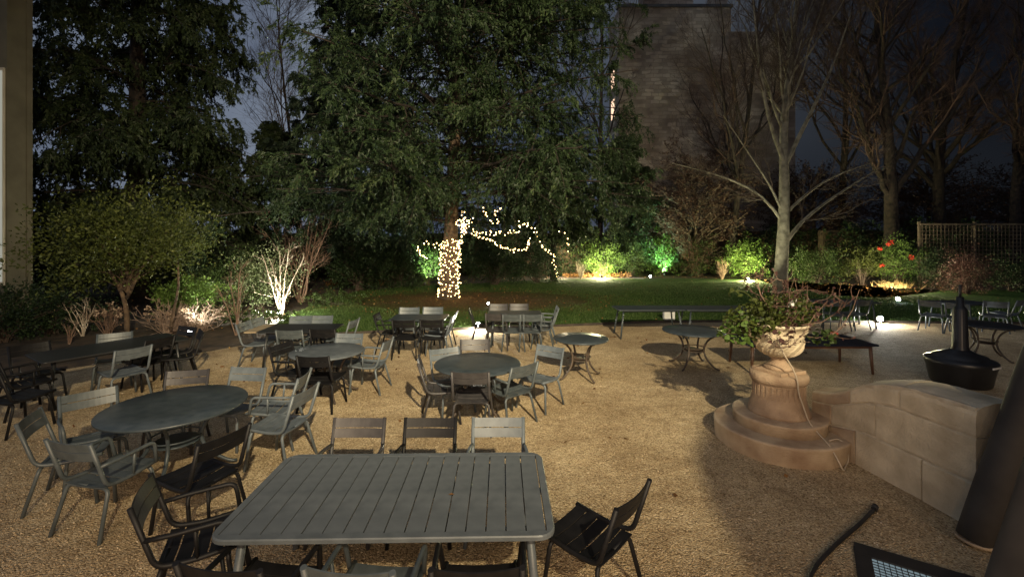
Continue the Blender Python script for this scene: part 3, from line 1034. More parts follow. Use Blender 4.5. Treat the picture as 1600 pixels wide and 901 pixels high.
# red flowers
fl = SH['lamp-lit shrub with red flowers above straw-coloured grass']
for (px, py) in ((1393, 377), (1375, 388), (1424, 402), (1378, 414), (1388, 381)):
    dd = 23.5
    p = np.array([[X(px, dd) - X(1402, 24.4), dd - 24.4, Z(py, dd)]]).repeat(26, 0) + rng.normal(0, .035, (26, 3))
    obj('flower', leaves_mesh('flower', p, rng.normal(size=(26, 3)), .10, .07), 'flower_red', fl)

# ivy-dark boundary hedge closing the garden
for (pa, pb, dd, hh, lb) in ((300, 640, 30, 3.0, 'dark boundary hedge behind the conifers, left half'), (640, 960, 31, 3.2, 'dark boundary hedge behind the lit trunk'),
                             (960, 1290, 33, 3.4, 'dark boundary hedge behind the lit border shrubs'), (1290, 1700, 30, 3.4, 'dark boundary hedge behind the trellis, right'),
                             (-150, 300, 27, 3.2, 'dark boundary hedge behind the weeping spruce')):
    xa, xb = X(pa, dd), X(pb, dd)
    t = thing('boundary_hedge', lb, 'hedge', ((xa + xb) / 2, dd, 0), group='boundary hedge lengths')
    wd = xb - xa
    k = int(wd * 900)
    top = hh * (1 + .10 * np.sin(np.linspace(0, 9, 40)))
    lp = np.stack([rng.uniform(-wd / 2, wd / 2, k), rng.normal(0, .25, k), rng.uniform(0, 1, k)], 1)
    lp[:, 2] *= hh * (1 + .12 * np.sin(lp[:, 0] * 1.7) + .06 * np.sin(lp[:, 0] * 4.1))
    lp[:, 1] -= .35 * np.sin(lp[:, 0] * 2.3 + lp[:, 2] * 2)
    obj('foliage', leaves_mesh('foliage', lp, rng.normal(size=(k, 3)), rng.uniform(.10, .2, k), .11), 'leaf_dark', t)
    obj('core', MB().box((0, .5, hh * .45), (wd, .5, hh * .9)), 'soil', t)

# twiggy plants


def twiggy(name, label, px, d, h, spread, n, mat, r=.012, z=0.0, kids=(5, 4), fan=.5, flowers=None, up=.1, wander=.12):
    t = thing(name, label, 'shrub', (X(px, d), d, z))
    a = np.arange(n) * 2.39996 + rng.uniform(0, 6.28) + rng.normal(0, .25, n)
    q = rng.uniform(.25, 1, n) * spread
    e = np.stack([np.cos(a) * q, np.sin(a) * q * .7, h * rng.uniform(.65, 1.05, n)], 1)
    s0 = np.stack([np.cos(a) * q * .12, np.sin(a) * q * .12, np.full(n, -.03)], 1)
    s = np.linspace(0, 1, 8)[None, :, None]
    P = s0[:, None] * (1 - s) + e[:, None] * s
    P[..., :2] *= (.5 + .5 * s)
    P = P + np.cumsum(rng.normal(size=P.shape) * wander * h / 8, 1) * (s > 0)
    R = np.linspace(r, r * .35, 8)[None].repeat(n, 0)
    B, RB = sprout(P, R, kids[0], .25, 1, fan, .35, .6, 5, up, .15)
    C, RC = sprout(B, RB, kids[1], .1, 1, fan, .5, .65, 4, up * .5, .2)
    obj('stems', tubes_mesh('stems', [(P, R, 6), (B, np.maximum(RB, .005), 4), (C, np.maximum(RC, .0035), 3)]), mat, t)
    if flowers:
        for i in range(flowers):
            c = P[i % n, -1] + rng.normal(0, .05, 3)
            p = c + rng.normal(0, .03, (14, 3))
            structure(obj('dry_flower', leaves_mesh('dry_flower', p, rng.normal(size=(14, 3)), .06, .05), 'flower_dry', t), 'stuff')
    return t


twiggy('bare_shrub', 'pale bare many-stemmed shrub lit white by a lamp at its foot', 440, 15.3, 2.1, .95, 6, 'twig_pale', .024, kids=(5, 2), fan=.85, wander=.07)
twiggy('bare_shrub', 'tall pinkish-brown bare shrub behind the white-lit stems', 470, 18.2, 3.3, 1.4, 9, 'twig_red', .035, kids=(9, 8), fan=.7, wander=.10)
twiggy('bare_shrub', 'thin russet upright stems rising beside the left bed edge', 370, 12.0, 1.75, .5, 4, 'twig_red', .018, kids=(7, 4), fan=.75, wander=.06)
twiggy('hydrangea', 'tangled bare hydrangea stems lit pinkish beside the slim trunk', 262, 12.1, .72, .85, 52, 'twig_pink', .0075, kids=(3, 2), fan=.9, flowers=6, wander=.42)
twiggy('hydrangea', 'tangled bare hydrangea stems directly under the bright green shrub', 312, 12.4, .66, .85, 48, 'twig_pink', .0075, kids=(3, 2), fan=.9, flowers=2, wander=.42)
twiggy('hydrangea', 'dim dried hydrangea with pale seed heads left of the slim trunk', 168, 11.7, .75, .6, 22, 'twig_red', .009, kids=(3, 2), fan=.7, flowers=7, wander=.2)
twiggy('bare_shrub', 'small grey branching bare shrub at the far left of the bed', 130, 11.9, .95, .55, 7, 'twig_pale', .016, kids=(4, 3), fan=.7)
twiggy('bare_shrub', 'short dry upright stems in the dark left bed', 108, 11.0, .45, .2, 9, 'twig_red', .012, kids=(2, 1), fan=.4)
twiggy('bare_shrub', 'reddish bare twigs beside the lamp at the right border shrub', 1128, 27.5, 1.1, .5, 14, 'twig_red', .02, kids=(5, 4), fan=.6)
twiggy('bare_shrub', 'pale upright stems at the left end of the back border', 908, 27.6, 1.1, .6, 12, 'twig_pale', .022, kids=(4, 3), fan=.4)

# straw-coloured grass clump under the red-flowered shrub, russet groundcover under the border
tx_, ty_ = G(1396, 450)
t = thing('straw_grass', 'clump of pale straw grass glowing in a lamp under the red-flowered shrub', 'ornamental grass', (tx_, ty_, 0))
k = 420
p = np.c_[rng.normal(0, .32, k), rng.normal(0, .25, k), np.zeros(k)]
obj('blades', leaves_mesh('blades', p, rng.normal(size=(k, 3)) * [.8, .8, 0] + [0, 0, .8], rng.uniform(.25, .6, k), .03, False), 'straw', t)
for pa, pb, py, lb in ((880, 985, 432, 'low russet groundcover along the left of the back border'), (515, 610, 444, 'strip of orange fallen leaves before the dark laurels')):
    dd = F * H / (py - YH)
    xa, xb = X(pa, dd), X(pb, dd)
    k = 2600
    p = np.c_[rng.uniform(xa, xb, k), dd + rng.normal(0, .35, k), np.abs(rng.normal(.05, .08, k))]
    o = structure(obj('groundcover', leaves_mesh('groundcover', p, rng.normal(size=(k, 3)) + [0, 0, .5], rng.uniform(.06, .14, k), .06), 'leaf_fall'), 'stuff')
    o['label'] = lb
    o['category'] = 'groundcover'

# trellis fence at the right
dt = 24.0
xa, xb = X(1438, dt), X(1700, dt)
t = thing('trellis_fence', 'square wooden trellis fence at the right behind dark shrubs', 'fence', (xa, dt, 0))
zt_ = Z(352, dt)
wd = xb - xa
rail = obj('top_rail', MB().box((wd / 2, 0, zt_ + .05), (wd, .10, .10)), 'trellis', t)
slat_v = MB().box((0, 0, zt_ / 2), (.03, .02, zt_)).mesh('upright_slat')
slat_h = MB().box((wd / 2, .022, 0), (wd, .02, .03)).mesh('cross_slat')
for i in range(int(wd / .2)):
    obj('upright_slat', slat_v, 'trellis', t, (.1 + i * .2, 0, 0))
for i in range(int(zt_ / .2)):
    obj('cross_slat', slat_h, 'trellis', t, (0, 0, .12 + i * .2))
for i in range(4):
    obj('post', MB().box((0, .08, (zt_ + .2) / 2), (.10, .10, zt_ + .2)), 'trellis', t, (i * wd / 3, 0, 0))

# ------------------------------------------------------------------ lamps in the garden
LG = 'garden spotlights'


def spotlight(label, px, py, mat, power, color, aim, face=None, kind='SPOT', angle=120, size=.065, z=0.045):
    """small ground spotlight: stake, housing, glowing lens and its light; aim = direction of the beam"""
    x, y = G(px, py, z)
    t = thing('garden_spotlight', label, 'spotlight', (x, y, z), group=LG)
    d = Vector(face if face else aim).normalized()
    R = d.to_track_quat('Z', 'Y').to_matrix()
    c = Vector((0, 0, .10))
    mb = MB()
    mb.lathe([(size * .75, -.10), (size, -.04), (size, .0), (size * 1.08, .005), (size * 1.08, .02)], sides=14)
    mb.v = [tuple(R @ Vector(v) + c) for v in mb.v]
    obj('housing', mb, 'black_cast', t)
    ml = MB().lathe([(0.0001, .030), (size * .6, .028), (size * .95, .022)], sides=14)
    ml.v = [tuple(R @ Vector(v) + c) for v in ml.v]
    obj('lens', ml, mat, t)
    obj('stake', MB().tube([(0, 0, -.03), (0, 0, .06)], .012, 6), 'black_cast', t)
    lp = c + d * .07
    tgt = Vector((x, y, z)) + lp + Vector(aim)
    lamp('spot_beam', kind, tuple(lp), power, color, .05, tuple(tgt), angle, .8, t)
    return t


WARM = (1.0, .84, .55)
COOL = (.90, .97, 1.0)
spotlight('bright white spotlight at the lawn edge between the two far tables', 747, 512, 'lens_white', 200, (1, .93, .75), (-.3, -.6, .25), face=(0, -1, .15), kind='POINT')
spotlight('tiny white light on the bare soil right of the lit trunk', 763, 478, 'lens_white', 5, WARM, (0, -.5, .8), face=(0, -1, .3), size=.045)
spotlight('green spotlight under the small shrub left of the lit trunk', 664, 445, 'lens_green', 1600, (.75, 1, .70), (.1, .55, 1.0), angle=110)
spotlight('warm spotlight at the foot of the light garland', 873, 434, 'lens_warm', 500, WARM, (0, .3, 1), kind='POINT')
spotlight('warm spotlight under the left border shrub', 940, 434, 'lens_warm', 2300, (1, .93, .50), (0, .5, 1.0), kind='POINT')
spotlight('dazzling white spotlight facing the court before the back border', 1016, 434, 'lens_white', 900, COOL, (-.6, .5, .7), face=(-.25, -1, .2), angle=150)
spotlight('emerald spotlight under the tall border shrub', 1038, 431, 'lens_green', 2200, (.45, 1, .55), (0, .35, 1.2), angle=110)
spotlight('warm spotlight under the border shrub left of the pale trunk', 1169, 438, 'lens_warm', 2000, (1, .95, .45), (.1, .5, 1), face=(.2, -.8, .6), kind='POINT')
spotlight('warm spotlight in the straw grass under red flowers', 1394, 453, 'lens_warm', 1200, (1, .88, .55), (0, .3, 1), kind='POINT')
spotlight('blazing white floodlight at the lawn edge near the right tables', 1375, 503, 'lens_white', 240, (1, .97, .86), (.2, -.6, .25), face=(-.35, -1, .15), kind='POINT', size=.08)
spotlight('small white floodlight on the right part of the lawn', 1403, 471, 'lens_white', 10, COOL, (-.3, -1, .3), face=(-.7, -1, .2), size=.08)
spotlight('spotlight at the foot of the pale bare shrub', 437, 494, 'lens_white', 430, (1, .97, .80), (-.4, .5, 1.1), face=(0, -.3, 1), kind='POINT')
spotlight('spotlight hidden in hydrangea stems below the bright green shrub', 296, 525, 'lens_white', 330, (.98, 1, .82), (.05, .75, .75), face=(0, -.3, 1), angle=96)
spotlight('small spotlight lighting the pale trunk behind the urn', 1212, 470, 'lens_warm', 800, (1, .98, .70), (.12, 2.2, 1.9), angle=70)

# string lights
bulb_mesh = MB().lathe([(.0001, -.019), (.0135, -.0135), (.019, 0), (.0135, .0135), (.0001, .019)], sides=8).mesh('bulb')
bulb_mesh.materials.append(M['bulb'])
bulb_small = MB().lathe([(.0001, -.026), (.019, -.018), (.026, 0), (.019, .018), (.0001, .026)], sides=8).mesh('bulb')
bulb_small.materials.append(M['bulb'])


def string(label, path, nb, jit=.04, mesh=bulb_mesh, K=None):
    P = polyline(path, K or max(12, len(path) * 4))
    t = thing('string_lights', label, 'string lights', tuple(P[0]), group='warm string lights on the conifer')
    o0 = P[0].copy()
    obj('wire', MB().tube(P - o0, .006, 4), 'rubber', t)
    d = np.r_[0, np.cumsum(np.linalg.norm(np.diff(P, axis=0), axis=1))]
    for q in np.linspace(0, d[-1], nb):
        p = np.array([np.interp(q, d, P[:, k]) for k in range(3)]) - o0 + rng.normal(0, jit, 3)
        obj('bulb', mesh, None, t, tuple(p))
    return t


hel = []
turns = 17
for i in range(turns * 14 + 1):
    f = i / (turns * 14)
    a = f * turns * 2 * math.pi
    z = .12 + f * 2.3
    r = np.interp(z, [0, .4, 1.2, 2.4], [.50, .40, .385, .37])
    hel.append((CX + .05 * z + math.cos(a) * r, CY + math.sin(a) * r, z))
P = np.array(hel)
t = thing('string_lights', 'warm string lights wound in tight turns round the conifer trunk', 'string lights', (CX, CY, 0), group='warm string lights on the conifer')
obj('wire', MB().tube(P - [CX, CY, 0], .006, 4), 'rubber', t)
for q in np.linspace(0, len(P) - 1.01, 290):
    i = int(q)
    obj('bulb', bulb_mesh, None, t, tuple(P[i] * (1 - q + i) + P[i + 1] * (q - i) - [CX, CY, 0] + rng.normal(0, .05, 3)))


def gp(px, py, d):
    return (X(px, d), d, Z(py, d))


string('string lights climbing the bright limb above the lit trunk', [gp(716, 385, 18.3), gp(722, 372, 18), gp(723, 350, 17.6), gp(721, 330, 17.4)], 26, .05)
string('dense knot of string lights at the fork above the trunk', [gp(716, 348, 17.6), gp(732, 344, 17.4), gp(718, 356, 17.5), gp(736, 356, 17.4), gp(722, 362, 17.6), gp(738, 340, 17.3)], 44, .07)
string('lower light garland sagging right from the fork', [gp(738, 367, 17.4), gp(762, 372, 17.2), gp(780, 384, 17), gp(800, 391, 16.9), gp(820, 390, 16.9), gp(829, 380, 16.9), gp(826, 372, 17)], 40, .03)
string('middle light garland running right to a small cluster', [gp(740, 361, 17.3), gp(764, 366, 17.2), gp(784, 364, 17.1), gp(808, 362, 17), gp(818, 356, 17), gp(808, 349, 17), gp(828, 352, 17)], 38, .05)
string('upper light garland slanting down right of the fork', [gp(754, 326, 17), gp(762, 340, 17), gp(772, 350, 17), gp(780, 345, 17), gp(770, 329, 17), gp(784, 327, 17)], 17, .03)
string('garland of lights falling to the border lamp', [gp(828, 352, 17), gp(838, 362, 18), gp(844, 385, 19), gp(858, 393, 21), gp(866, 400, 23), gp(867, 420, 25), gp(871, 432, 26)], 28, .05)
string('few scattered lights at the right of the conifer', [gp(872, 361, 17), gp(884, 362, 17), gp(887, 378, 17.5), gp(888, 393, 18)], 6, .04)
string('short light string slanting left of the trunk', [gp(652, 386, 17.4), gp(657, 398, 17.4), gp(666, 404, 17.6)], 12, .02)
string('lights crossing the top of the trunk to the left', [gp(661, 378, 17.6), gp(676, 381, 17.8), gp(688, 388, 18), gp(700, 379, 18.1), gp(712, 376, 18.2)], 16, .05)

# ------------------------------------------------------------------ chairs


def arc(ctrl, r=.05, k=5):
    """polyline with rounded corners"""
    C = [Vector(c) for c in ctrl]
    outp = [C[0]]
    for i in range(1, len(C) - 1):
        a, b, c = C[i - 1], C[i], C[i + 1]
        d1, d2 = (a - b), (c - b)
        q = min(r, d1.length * .45, d2.length * .45)
        p0, p1 = b + d1.normalized() * q, b + d2.normalized() * q
        for j in range(k + 1):
            t = j / k
            outp.append(p0 * (1 - t) ** 2 + b * 2 * t * (1 - t) + p1 * t ** 2)
    outp.append(C[-1])
    return [tuple(p) for p in outp]


def curved_plate(w, h, th, origin, upv, sag, outv, seg=10):
    """plate spanning x in [-w/2,w/2], extending along upv by h, bowed along outv by sag"""
    mb = MB()
    u, o_ = Vector(upv).normalized(), Vector(outv).normalized()
    V, fs = [], []
    for i in range(seg + 1):
        s = -1 + 2 * i / seg
        c = Vector(origin) + Vector((s * w / 2, 0, 0)) + o_ * (sag * (1 - s * s))
        for a, b in ((0, -th / 2), (h, -th / 2), (h, th / 2), (0, th / 2)):
            V.append(c + u * a + o_ * b)
    for i in range(seg):
        for j in range(4):
            a, b = i * 4 + j, i * 4 + (j + 1) % 4
            fs.append((a, b, b + 4, a + 4))
    fs += [(3, 2, 1, 0), tuple(seg * 4 + j for j in range(4))]
    mb.add(V, fs)
    return mb


def chair_meshes():
    m = {}
    back_dir = Vector((0, -.13, .41))
    p0 = Vector((0, -.195, .445))
    bd = back_dir.normalized()
    outv = Vector((0, -1, -.3))
    for i, q in enumerate((.345, .255)):
        m['back_slat%d' % i] = curved_plate(.47, .082, .008, p0 + bd * q + Vector((0, .010, 0)), bd, .028, outv).mesh('back_slat')
    ys = [(-.20, .425), (-.105, .418), (-.01, .420), (.085, .432), (.18, .446)]
    for i, (y, z) in enumerate(ys):
        slope = Vector((0, .088, .012 if i > 1 else -.004))
        m['seat_slat%d' % i] = curved_plate(.435, .086, .008, (0, y, z), slope, .012, (0, 0, -1)).mesh('seat_slat')
    for s in (-1, 1):
        e = p0 + back_dir * 1.0
        m['side_frame%d' % s] = MB().tube(arc([(s * .235, e.y, e.z), (s * .235, p0.y, p0.z - .005), (s * .228, .0, .425), (s * .225, .28, .455)], .07), .0180, 8).mesh('side_frame')
        m['rear_leg%d' % s] = MB().tube(arc([(0, -.17, .405), (s * .222, -.17, .405), (s * .262, -.275, 0)], .06), .0165, 8).mesh('leg')
        m['front_leg%d' % s] = MB().tube(arc([(0, .20, .415), (s * .222, .20, .415), (s * .258, .25, 0)], .06), .0165, 8).mesh('leg')
        m['arm%d' % s] = MB().tube(arc([(s * .238, -.255, .63), (s * .262, -.10, .64), (s * .262, .20, .655), (s * .24, .235, .45)], .06), .0165, 8).mesh('armrest')
        m['arm_strut%d' % s] = MB().tube([(s * .258, .02, .645), (s * .232, .03, .43)], .012, 6).mesh('arm_strut')
    return m


CM = chair_meshes()
MCOL = {}


def coloured(key, mat):
    if (key, mat) not in MCOL:
        me = CM[key].copy()
        me.name = CM[key].name
        me.materials.append(M[mat])
        MCOL[(key, mat)] = me
    return MCOL[(key, mat)]


NAME = {'back': 'back_slat', 'seat': 'seat_slat', 'side': 'side_frame', 'rear': 'leg', 'fron': 'leg', 'arm_': 'arm_strut', 'arm1': 'armrest', 'arm-': 'armrest'}


def chair(label, bx, by, fx, fy, mat, arms=False, group='garden chairs'):
    """bx,by: where the top of the backrest stands; fx,fy: direction the chair faces"""
    l = math.hypot(fx, fy)
    fx, fy = fx / l, fy / l
    t = thing('garden_armchair' if arms else 'garden_chair', label, 'armchair' if arms else 'chair', (bx + fx * .31, by + fy * .31, 0), math.atan2(-fx, fy), group)
    for key in CM:
        if key.startswith('arm') and not arms:
            continue
        obj(NAME[key[:4]], coloured(key, mat), None, t)
    return t


PA, MI, TA, DK = 'paint_pale', 'paint_mid', 'paint_taupe', 'paint_dark'
CH = [
    # foreground slatted table
    ('taupe armchair at far side of the slatted table, leftmost of its three', -1.44, 4.29, 0, -1, TA, 1),
    ('dark brown armchair at far side of the slatted table, middle of three', -.77, 4.29, 0, -1, DK, 1),
    ('pale grey armchair at far side of the slatted table, rightmost of three', -.13, 4.30, 0, -1, PA, 1),
    ('black armchair turned in at the left end of the slatted table', -2.49, 3.07, .90, .44, DK, 1),
    ('black armless chair angled away from the right end of slatted table', .80, 3.03, -.745, .667, DK, 0),
    ('grey chair back cut by the bottom edge, below the slatted table', -.84, 2.34, .08, 1, MI, 1),
    ('black chair back cut by the bottom edge, nearest the right table leg', -.18, 2.35, -.03, 1, DK, 1),
    ('black armchair at the bottom edge below the table left corner', -1.52, 2.36, .12, 1, DK, 1),
    # round table at the left
    ('grey-green armchair at the left far side of large left round table', -4.70, 5.05, .75, -.62, MI, 1),
    ('grey-green armchair leftmost in front, beside the large left round table', -4.62, 4.36, .89, .46, MI, 0),
    ('grey-green armchair seen from behind at large left round table', -3.70, 3.80, .20, .97, MI, 1),
    ('black chair between the large left round table and slatted table', -2.50, 3.95, -.93, .36, DK, 0),
    ('pale chair with light seat facing left, right of large round table', -2.33, 5.13, -.97, .16, PA, 0),
    ('pale armchair tucked behind the light-seated chair', -2.62, 5.72, -.97, -.1, PA, 1),
    ('pale chair back at far side of large left round table, right one', -3.47, 5.98, -.1, -1, PA, 0),
    ('taupe chair back at far side of large left round table, left one', -4.17, 5.84, .25, -1, TA, 0),
    # small round table left of centre
    ('pale chair at the far side of the blue-grey round table', -2.90, 8.1, -.05, -1, PA, 0),
    ('pale armchair facing left at right of the blue-grey round table', -2.08, 7.62, -1, .08, PA, 1),
    ('black chair seen from behind before the blue-grey round table', -2.87, 6.55, .05, 1, DK, 0),
    ('black armchair left of the blue-grey round table', -3.72, 7.32, .95, -.28, DK, 1),
    # rectangular table at the lawn corner
    ('pale chair at far side of the corner table, left one', -4.62, 9.95, 0, -1, PA, 0),
    ('pale chair at far side of the corner table, right one', -4.18, 9.98, 0, -1, PA, 0),
    ('pale side-on chair left of the corner table, nearer one', -5.42, 9.15, 1, .05, PA, 0),
    ('pale side-on chair left of the corner table, further one', -5.42, 9.65, 1, 0, PA, 0),
    ('grey armchair with its back to us before the corner table', -4.12, 8.4, -.05, 1, MI, 1),
    ('black armchair with its back to us before the corner table', -3.55, 8.5, 0, 1, DK, 1),
    ('thin pale chair end-on at right end of the corner table', -3.30, 9.5, -1, .1, PA, 0),
    # table left of the white spotlight
    ('pale chair on the lawn side of the lawn-edge table, left one', -2.52, 11.15, 0, -1, PA, 0),
    ('pale chair on the lawn side of the lawn-edge table, right one', -1.95, 11.2, 0, -1, PA, 0),
    ('black armchair at left end of the lawn-edge table', -3.05, 10.25, 1, .02, DK, 1),
    ('black armchair at right end of the lawn-edge table', -1.30, 10.6, -1, 0, DK, 1),
    ('pale chair at right end of the lawn-edge table, nearer one', -1.30, 10.05, -1, .05, PA, 0),
    ('black chair back on our side of the lawn-edge table, left one', -2.26, 9.45, .05, 1, DK, 1),
    ('black chair back on our side of the lawn-edge table, right one', -1.68, 9.47, 0, 1, DK, 1),
    # table right of the white spotlight
    ('taupe chair on the lawn side right of white spotlight, left one', -.35, 11.75, 0, -1, TA, 0),
    ('taupe chair on the lawn side right of white spotlight, right one', .18, 11.78, 0, -1, TA, 0),
    ('dark chair nearest the white spotlight, its back to us', -.36, 10.25, .05, 1, TA, 0),
    ('grey chair with its back to us at the spotlight table, middle', .03, 10.15, 0, 1, MI, 0),
    ('grey chair with its back to us at the spotlight table, right', .42, 10.15, 0, 1, MI, 1),
    ('grey armchair at right end of the spotlight table, nearer one', 1.02, 10.65, -1, .1, MI, 1),
    ('pale armchair at right end of the spotlight table, further one', 1.12, 11.25, -1, 0, PA, 1),
    ('black chair standing just behind the white spotlight', -1.02, 11.0, 1, .05, DK, 0),
    # centre round table
    ('dark grey chair at the left of the central round table', -1.30, 6.38, .97, .18, TA, 0),
    ('pale chair back at the far left of the central round table', -1.04, 7.02, .5, -.86, PA, 0),
    ('taupe chair back at the far side of the central round table', -.62, 7.62, .1, -1, TA, 0),
    ('pale chair pulled out right of the central round table', .60, 7.16, -.58, -.81, PA, 0),
    ('grey armchair at the right front of the central round table', .17, 6.12, -.65, .76, MI, 1),
    ('dark grey chair seen from behind at the central round table', -.53, 5.78, .02, 1, TA, 0),
    # dark table at the left
    ('pale chair back beyond the dark left table', -7.12, 8.15, .6, -.8, MI, 0),
    ('pale chair facing away at our side of the dark left table', -5.87, 7.05, -.88, .47, PA, 0),
    ('black chair at far end of dark left table, left one', -6.25, 8.75, -.35, -.93, DK, 0),
    ('black chair at far end of dark left table, right one', -5.72, 8.35, -.75, -.65, DK, 0),
    ('black armchair tucked under the far end of dark left table', -6.0, 7.75, -.88, .3, DK, 1),
    ('black armchair at the near end of the dark left table', -7.25, 6.35, .45, .9, DK, 1),
    ('black chair behind the dark left table, in deep shade', -7.75, 7.3, .8, -.4, DK, 0),
    ('dark chair cut by the left edge before the dark table', -6.65, 5.75, .2, .98, DK, 0),
    # right side
    ('pale lamp-lit chair left of the fluted black post, left one', 11.35, 12.35, .85, .5, PA, 0),
    ('pale lamp-lit chair left of the fluted black post, right one', 11.65, 11.9, .85, .5, PA, 0),
    ('dim chair silhouetted left of the blazing floodlight, left one', 9.0, 12.4, .2, 1, MI, 0),
    ('dim chair silhouetted left of the blazing floodlight, right one', 9.7, 12.5, -.2, 1, MI, 0),
    ('dim pale chair right of the fluted black post, left one', 13.0, 12.2, .6, .8, PA, 0),
    ('dim pale chair right of the fluted black post, middle one', 14.0, 12.5, -.4, .9, PA, 0),
    ('dim pale chair at the right edge beyond the fluted post', 14.8, 12.3, -.8, .5, PA, 0),
]
for lb, bx, by, fx, fy, mt, ar in CH:
    chair(lb, bx, by, fx, fy, mt, bool(ar))

# ------------------------------------------------------------------ tables


def rounded_rect(w, h, r, k=6):
    pts = []
    for cx, cy, a0 in ((w / 2 - r, h / 2 - r, 0), (-w / 2 + r, h / 2 - r, 90), (-w / 2 + r, -h / 2 + r, 180), (w / 2 - r, -h / 2 + r, 270)):
        for i in range(k + 1):
            a = math.radians(a0 + 90 * i / k)
            pts.append((cx + r * math.cos(a), cy + r * math.sin(a)))
    return pts


def slab(pts, z0, z1, bev=.006):
    """solid plate with softened edges from an outline"""
    mb = MB()
    k = len(pts)
    c = np.array(pts)
    ctr = c.mean(0)
    rings = []
    for z, ins in ((z0, bev), (z0 + bev, 0), (z1 - bev, 0), (z1 - bev * .3, bev * .3), (z1, bev)):
        q = c - norm(c - ctr) * ins
        rings += [(x, y, z) for x, y in q]
    fs = []
    for i in range(4):
        for j in range(k):
            a, b = i * k + j, i * k + (j + 1) % k
            fs.append((a, b, b + k, a + k))
    fs.append(tuple(range(k))[::-1])
    fs.append(tuple(4 * k + j for j in range(k)))
    mb.add(rings, fs)
    return mb


def table_legs(t, w, h, top, mat, splay=.06, r=.02):
    for sx in (-1, 1):
        for sy in (-1, 1):
            x, y = sx * (w / 2 - .16), sy * (h / 2 - .14)
            obj('leg', MB().tube([(x, y, top), (x + sx * splay, y + sy * splay, 0)], r, 8), mat, t)
    for sy in (-1, 1):
        obj('rail', MB().box((0, sy * (h / 2 - .14), top - .025), (w - .36, .03, .04)), mat, t)


def slat_table(label, x, y, rot, w, h, mat, nsl, z=.74):
    t = thing('slatted_table', label, 'table', (x, y, 0), rot)
    brd, gap = .052, .0085
    outer = rounded_rect(w, h, .11, 6)
    iw, ih = w - 2 * brd, h - 2 * brd
    inner = rounded_rect(iw, ih, .004, 6)
    k = len(outer)
    mb = MB()
    V = []
    for pts, zz in ((outer, z - .03), (outer, z - .008), ([(a * (1 - .006), b * (1 - .01)) for a, b in outer], z), (inner, z), (inner, z - .03)):
        V += [(a, b, zz) for a, b in pts]
    fs = []
    for i in range(4):
        for j in range(k):
            a, b = i * k + j, i * k + (j + 1) % k
            fs.append((a, b, b + k, a + k))
    mb.add(V, fs)
    obj('table_frame', mb, mat, t)
    sw = (iw - gap * (nsl + 1)) / nsl
    me = MB().box((0, 0, z - .009), (sw, ih + .004, .016)).mesh('slat')
    for i in range(nsl):
        obj('slat', me, mat, t, (-iw / 2 + gap + sw / 2 + i * (sw + gap), 0, rng.normal(0, .0006)))
    obj('underside_rail', MB().box((0, 0, z - .032), (iw, .05, .028)), mat, t)
    table_legs(t, w, h, z - .03, mat, .07, .028)
    return t


def plain_table(label, x, y, rot, w, h, mat, legmat=None, z=.74, splay=.06, cat='table', name='rectangular_table', tapered=False):
    t = thing(name, label, cat, (x, y, 0), rot)
    obj('tabletop', slab(rounded_rect(w, h, .05, 4), z - .025, z), mat, t)
    if tapered:
        for sx in (-1, 1):
            for sy in (-1, 1):
                px_, py_ = sx * (w / 2 - .12), sy * (h / 2 - .10)
                obj('leg', MB().tube([(px_, py_, z - .025), (px_ + sx * .03, py_ + sy * .03, 0)], [.036, .022], 10), legmat, t)
        for sy in (-1, 1):
            obj('apron', MB().box((0, sy * (h / 2 - .10), z - .055), (w - .3, .022, .058)), legmat, t)
    else:
        table_legs(t, w, h, z - .026, legmat or mat, splay, .022)
    return t


def round_table(label, x, y, D, mat, legmat='iron', rot=.4, z=.74, group='round garden tables'):
    t = thing('round_table', label, 'table', (x, y, 0), rot, group)
    R = D / 2
    obj('tabletop', MB().lathe([(R - .012, -.028), (R, -.022), (R, -.006), (R - .005, -.001), (R * .5, .0), (.0001, 0)], (0, 0, z), 56), mat, t)
    for k in range(4):
        a = k * math.pi / 2
        prof = [(R * .86, .705), (R * .70, .68), (R * .50, .60), (R * .36, .47), (R * .33, .36), (R * .40, .24), (R * .56, .13), (R * .74, .055), (R * .80, .025), (R * .845, .022), (R * .855, .045)]
        pl = polyline([(p[0] * math.cos(a), p[0] * math.sin(a), p[1]) for p in prof], 20)
        obj('leg', MB().tube(pl, np.interp(np.linspace(0, 1, 20), [0, .5, 1], [.016, .021, .018]), 8), legmat, t)
    obj('shelf', MB().lathe([(R * .30, -.01), (R * .335, -.006), (R * .335, .006), (R * .30, .01), (.0001, .01)], (0, 0, .345), 24), legmat, t)
    ring = [(R * .355 * math.cos(i * math.pi / 12), R * .355 * math.sin(i * math.pi / 12), .40) for i in range(25)]
    obj('ring', MB().tube(ring, .009, 6, False), legmat, t)
    obj('top_ring', MB().tube([(p[0] / .355 * .80, p[1] / .355 * .80, .703) for p in ring], .010, 6, False), legmat, t)
    return t


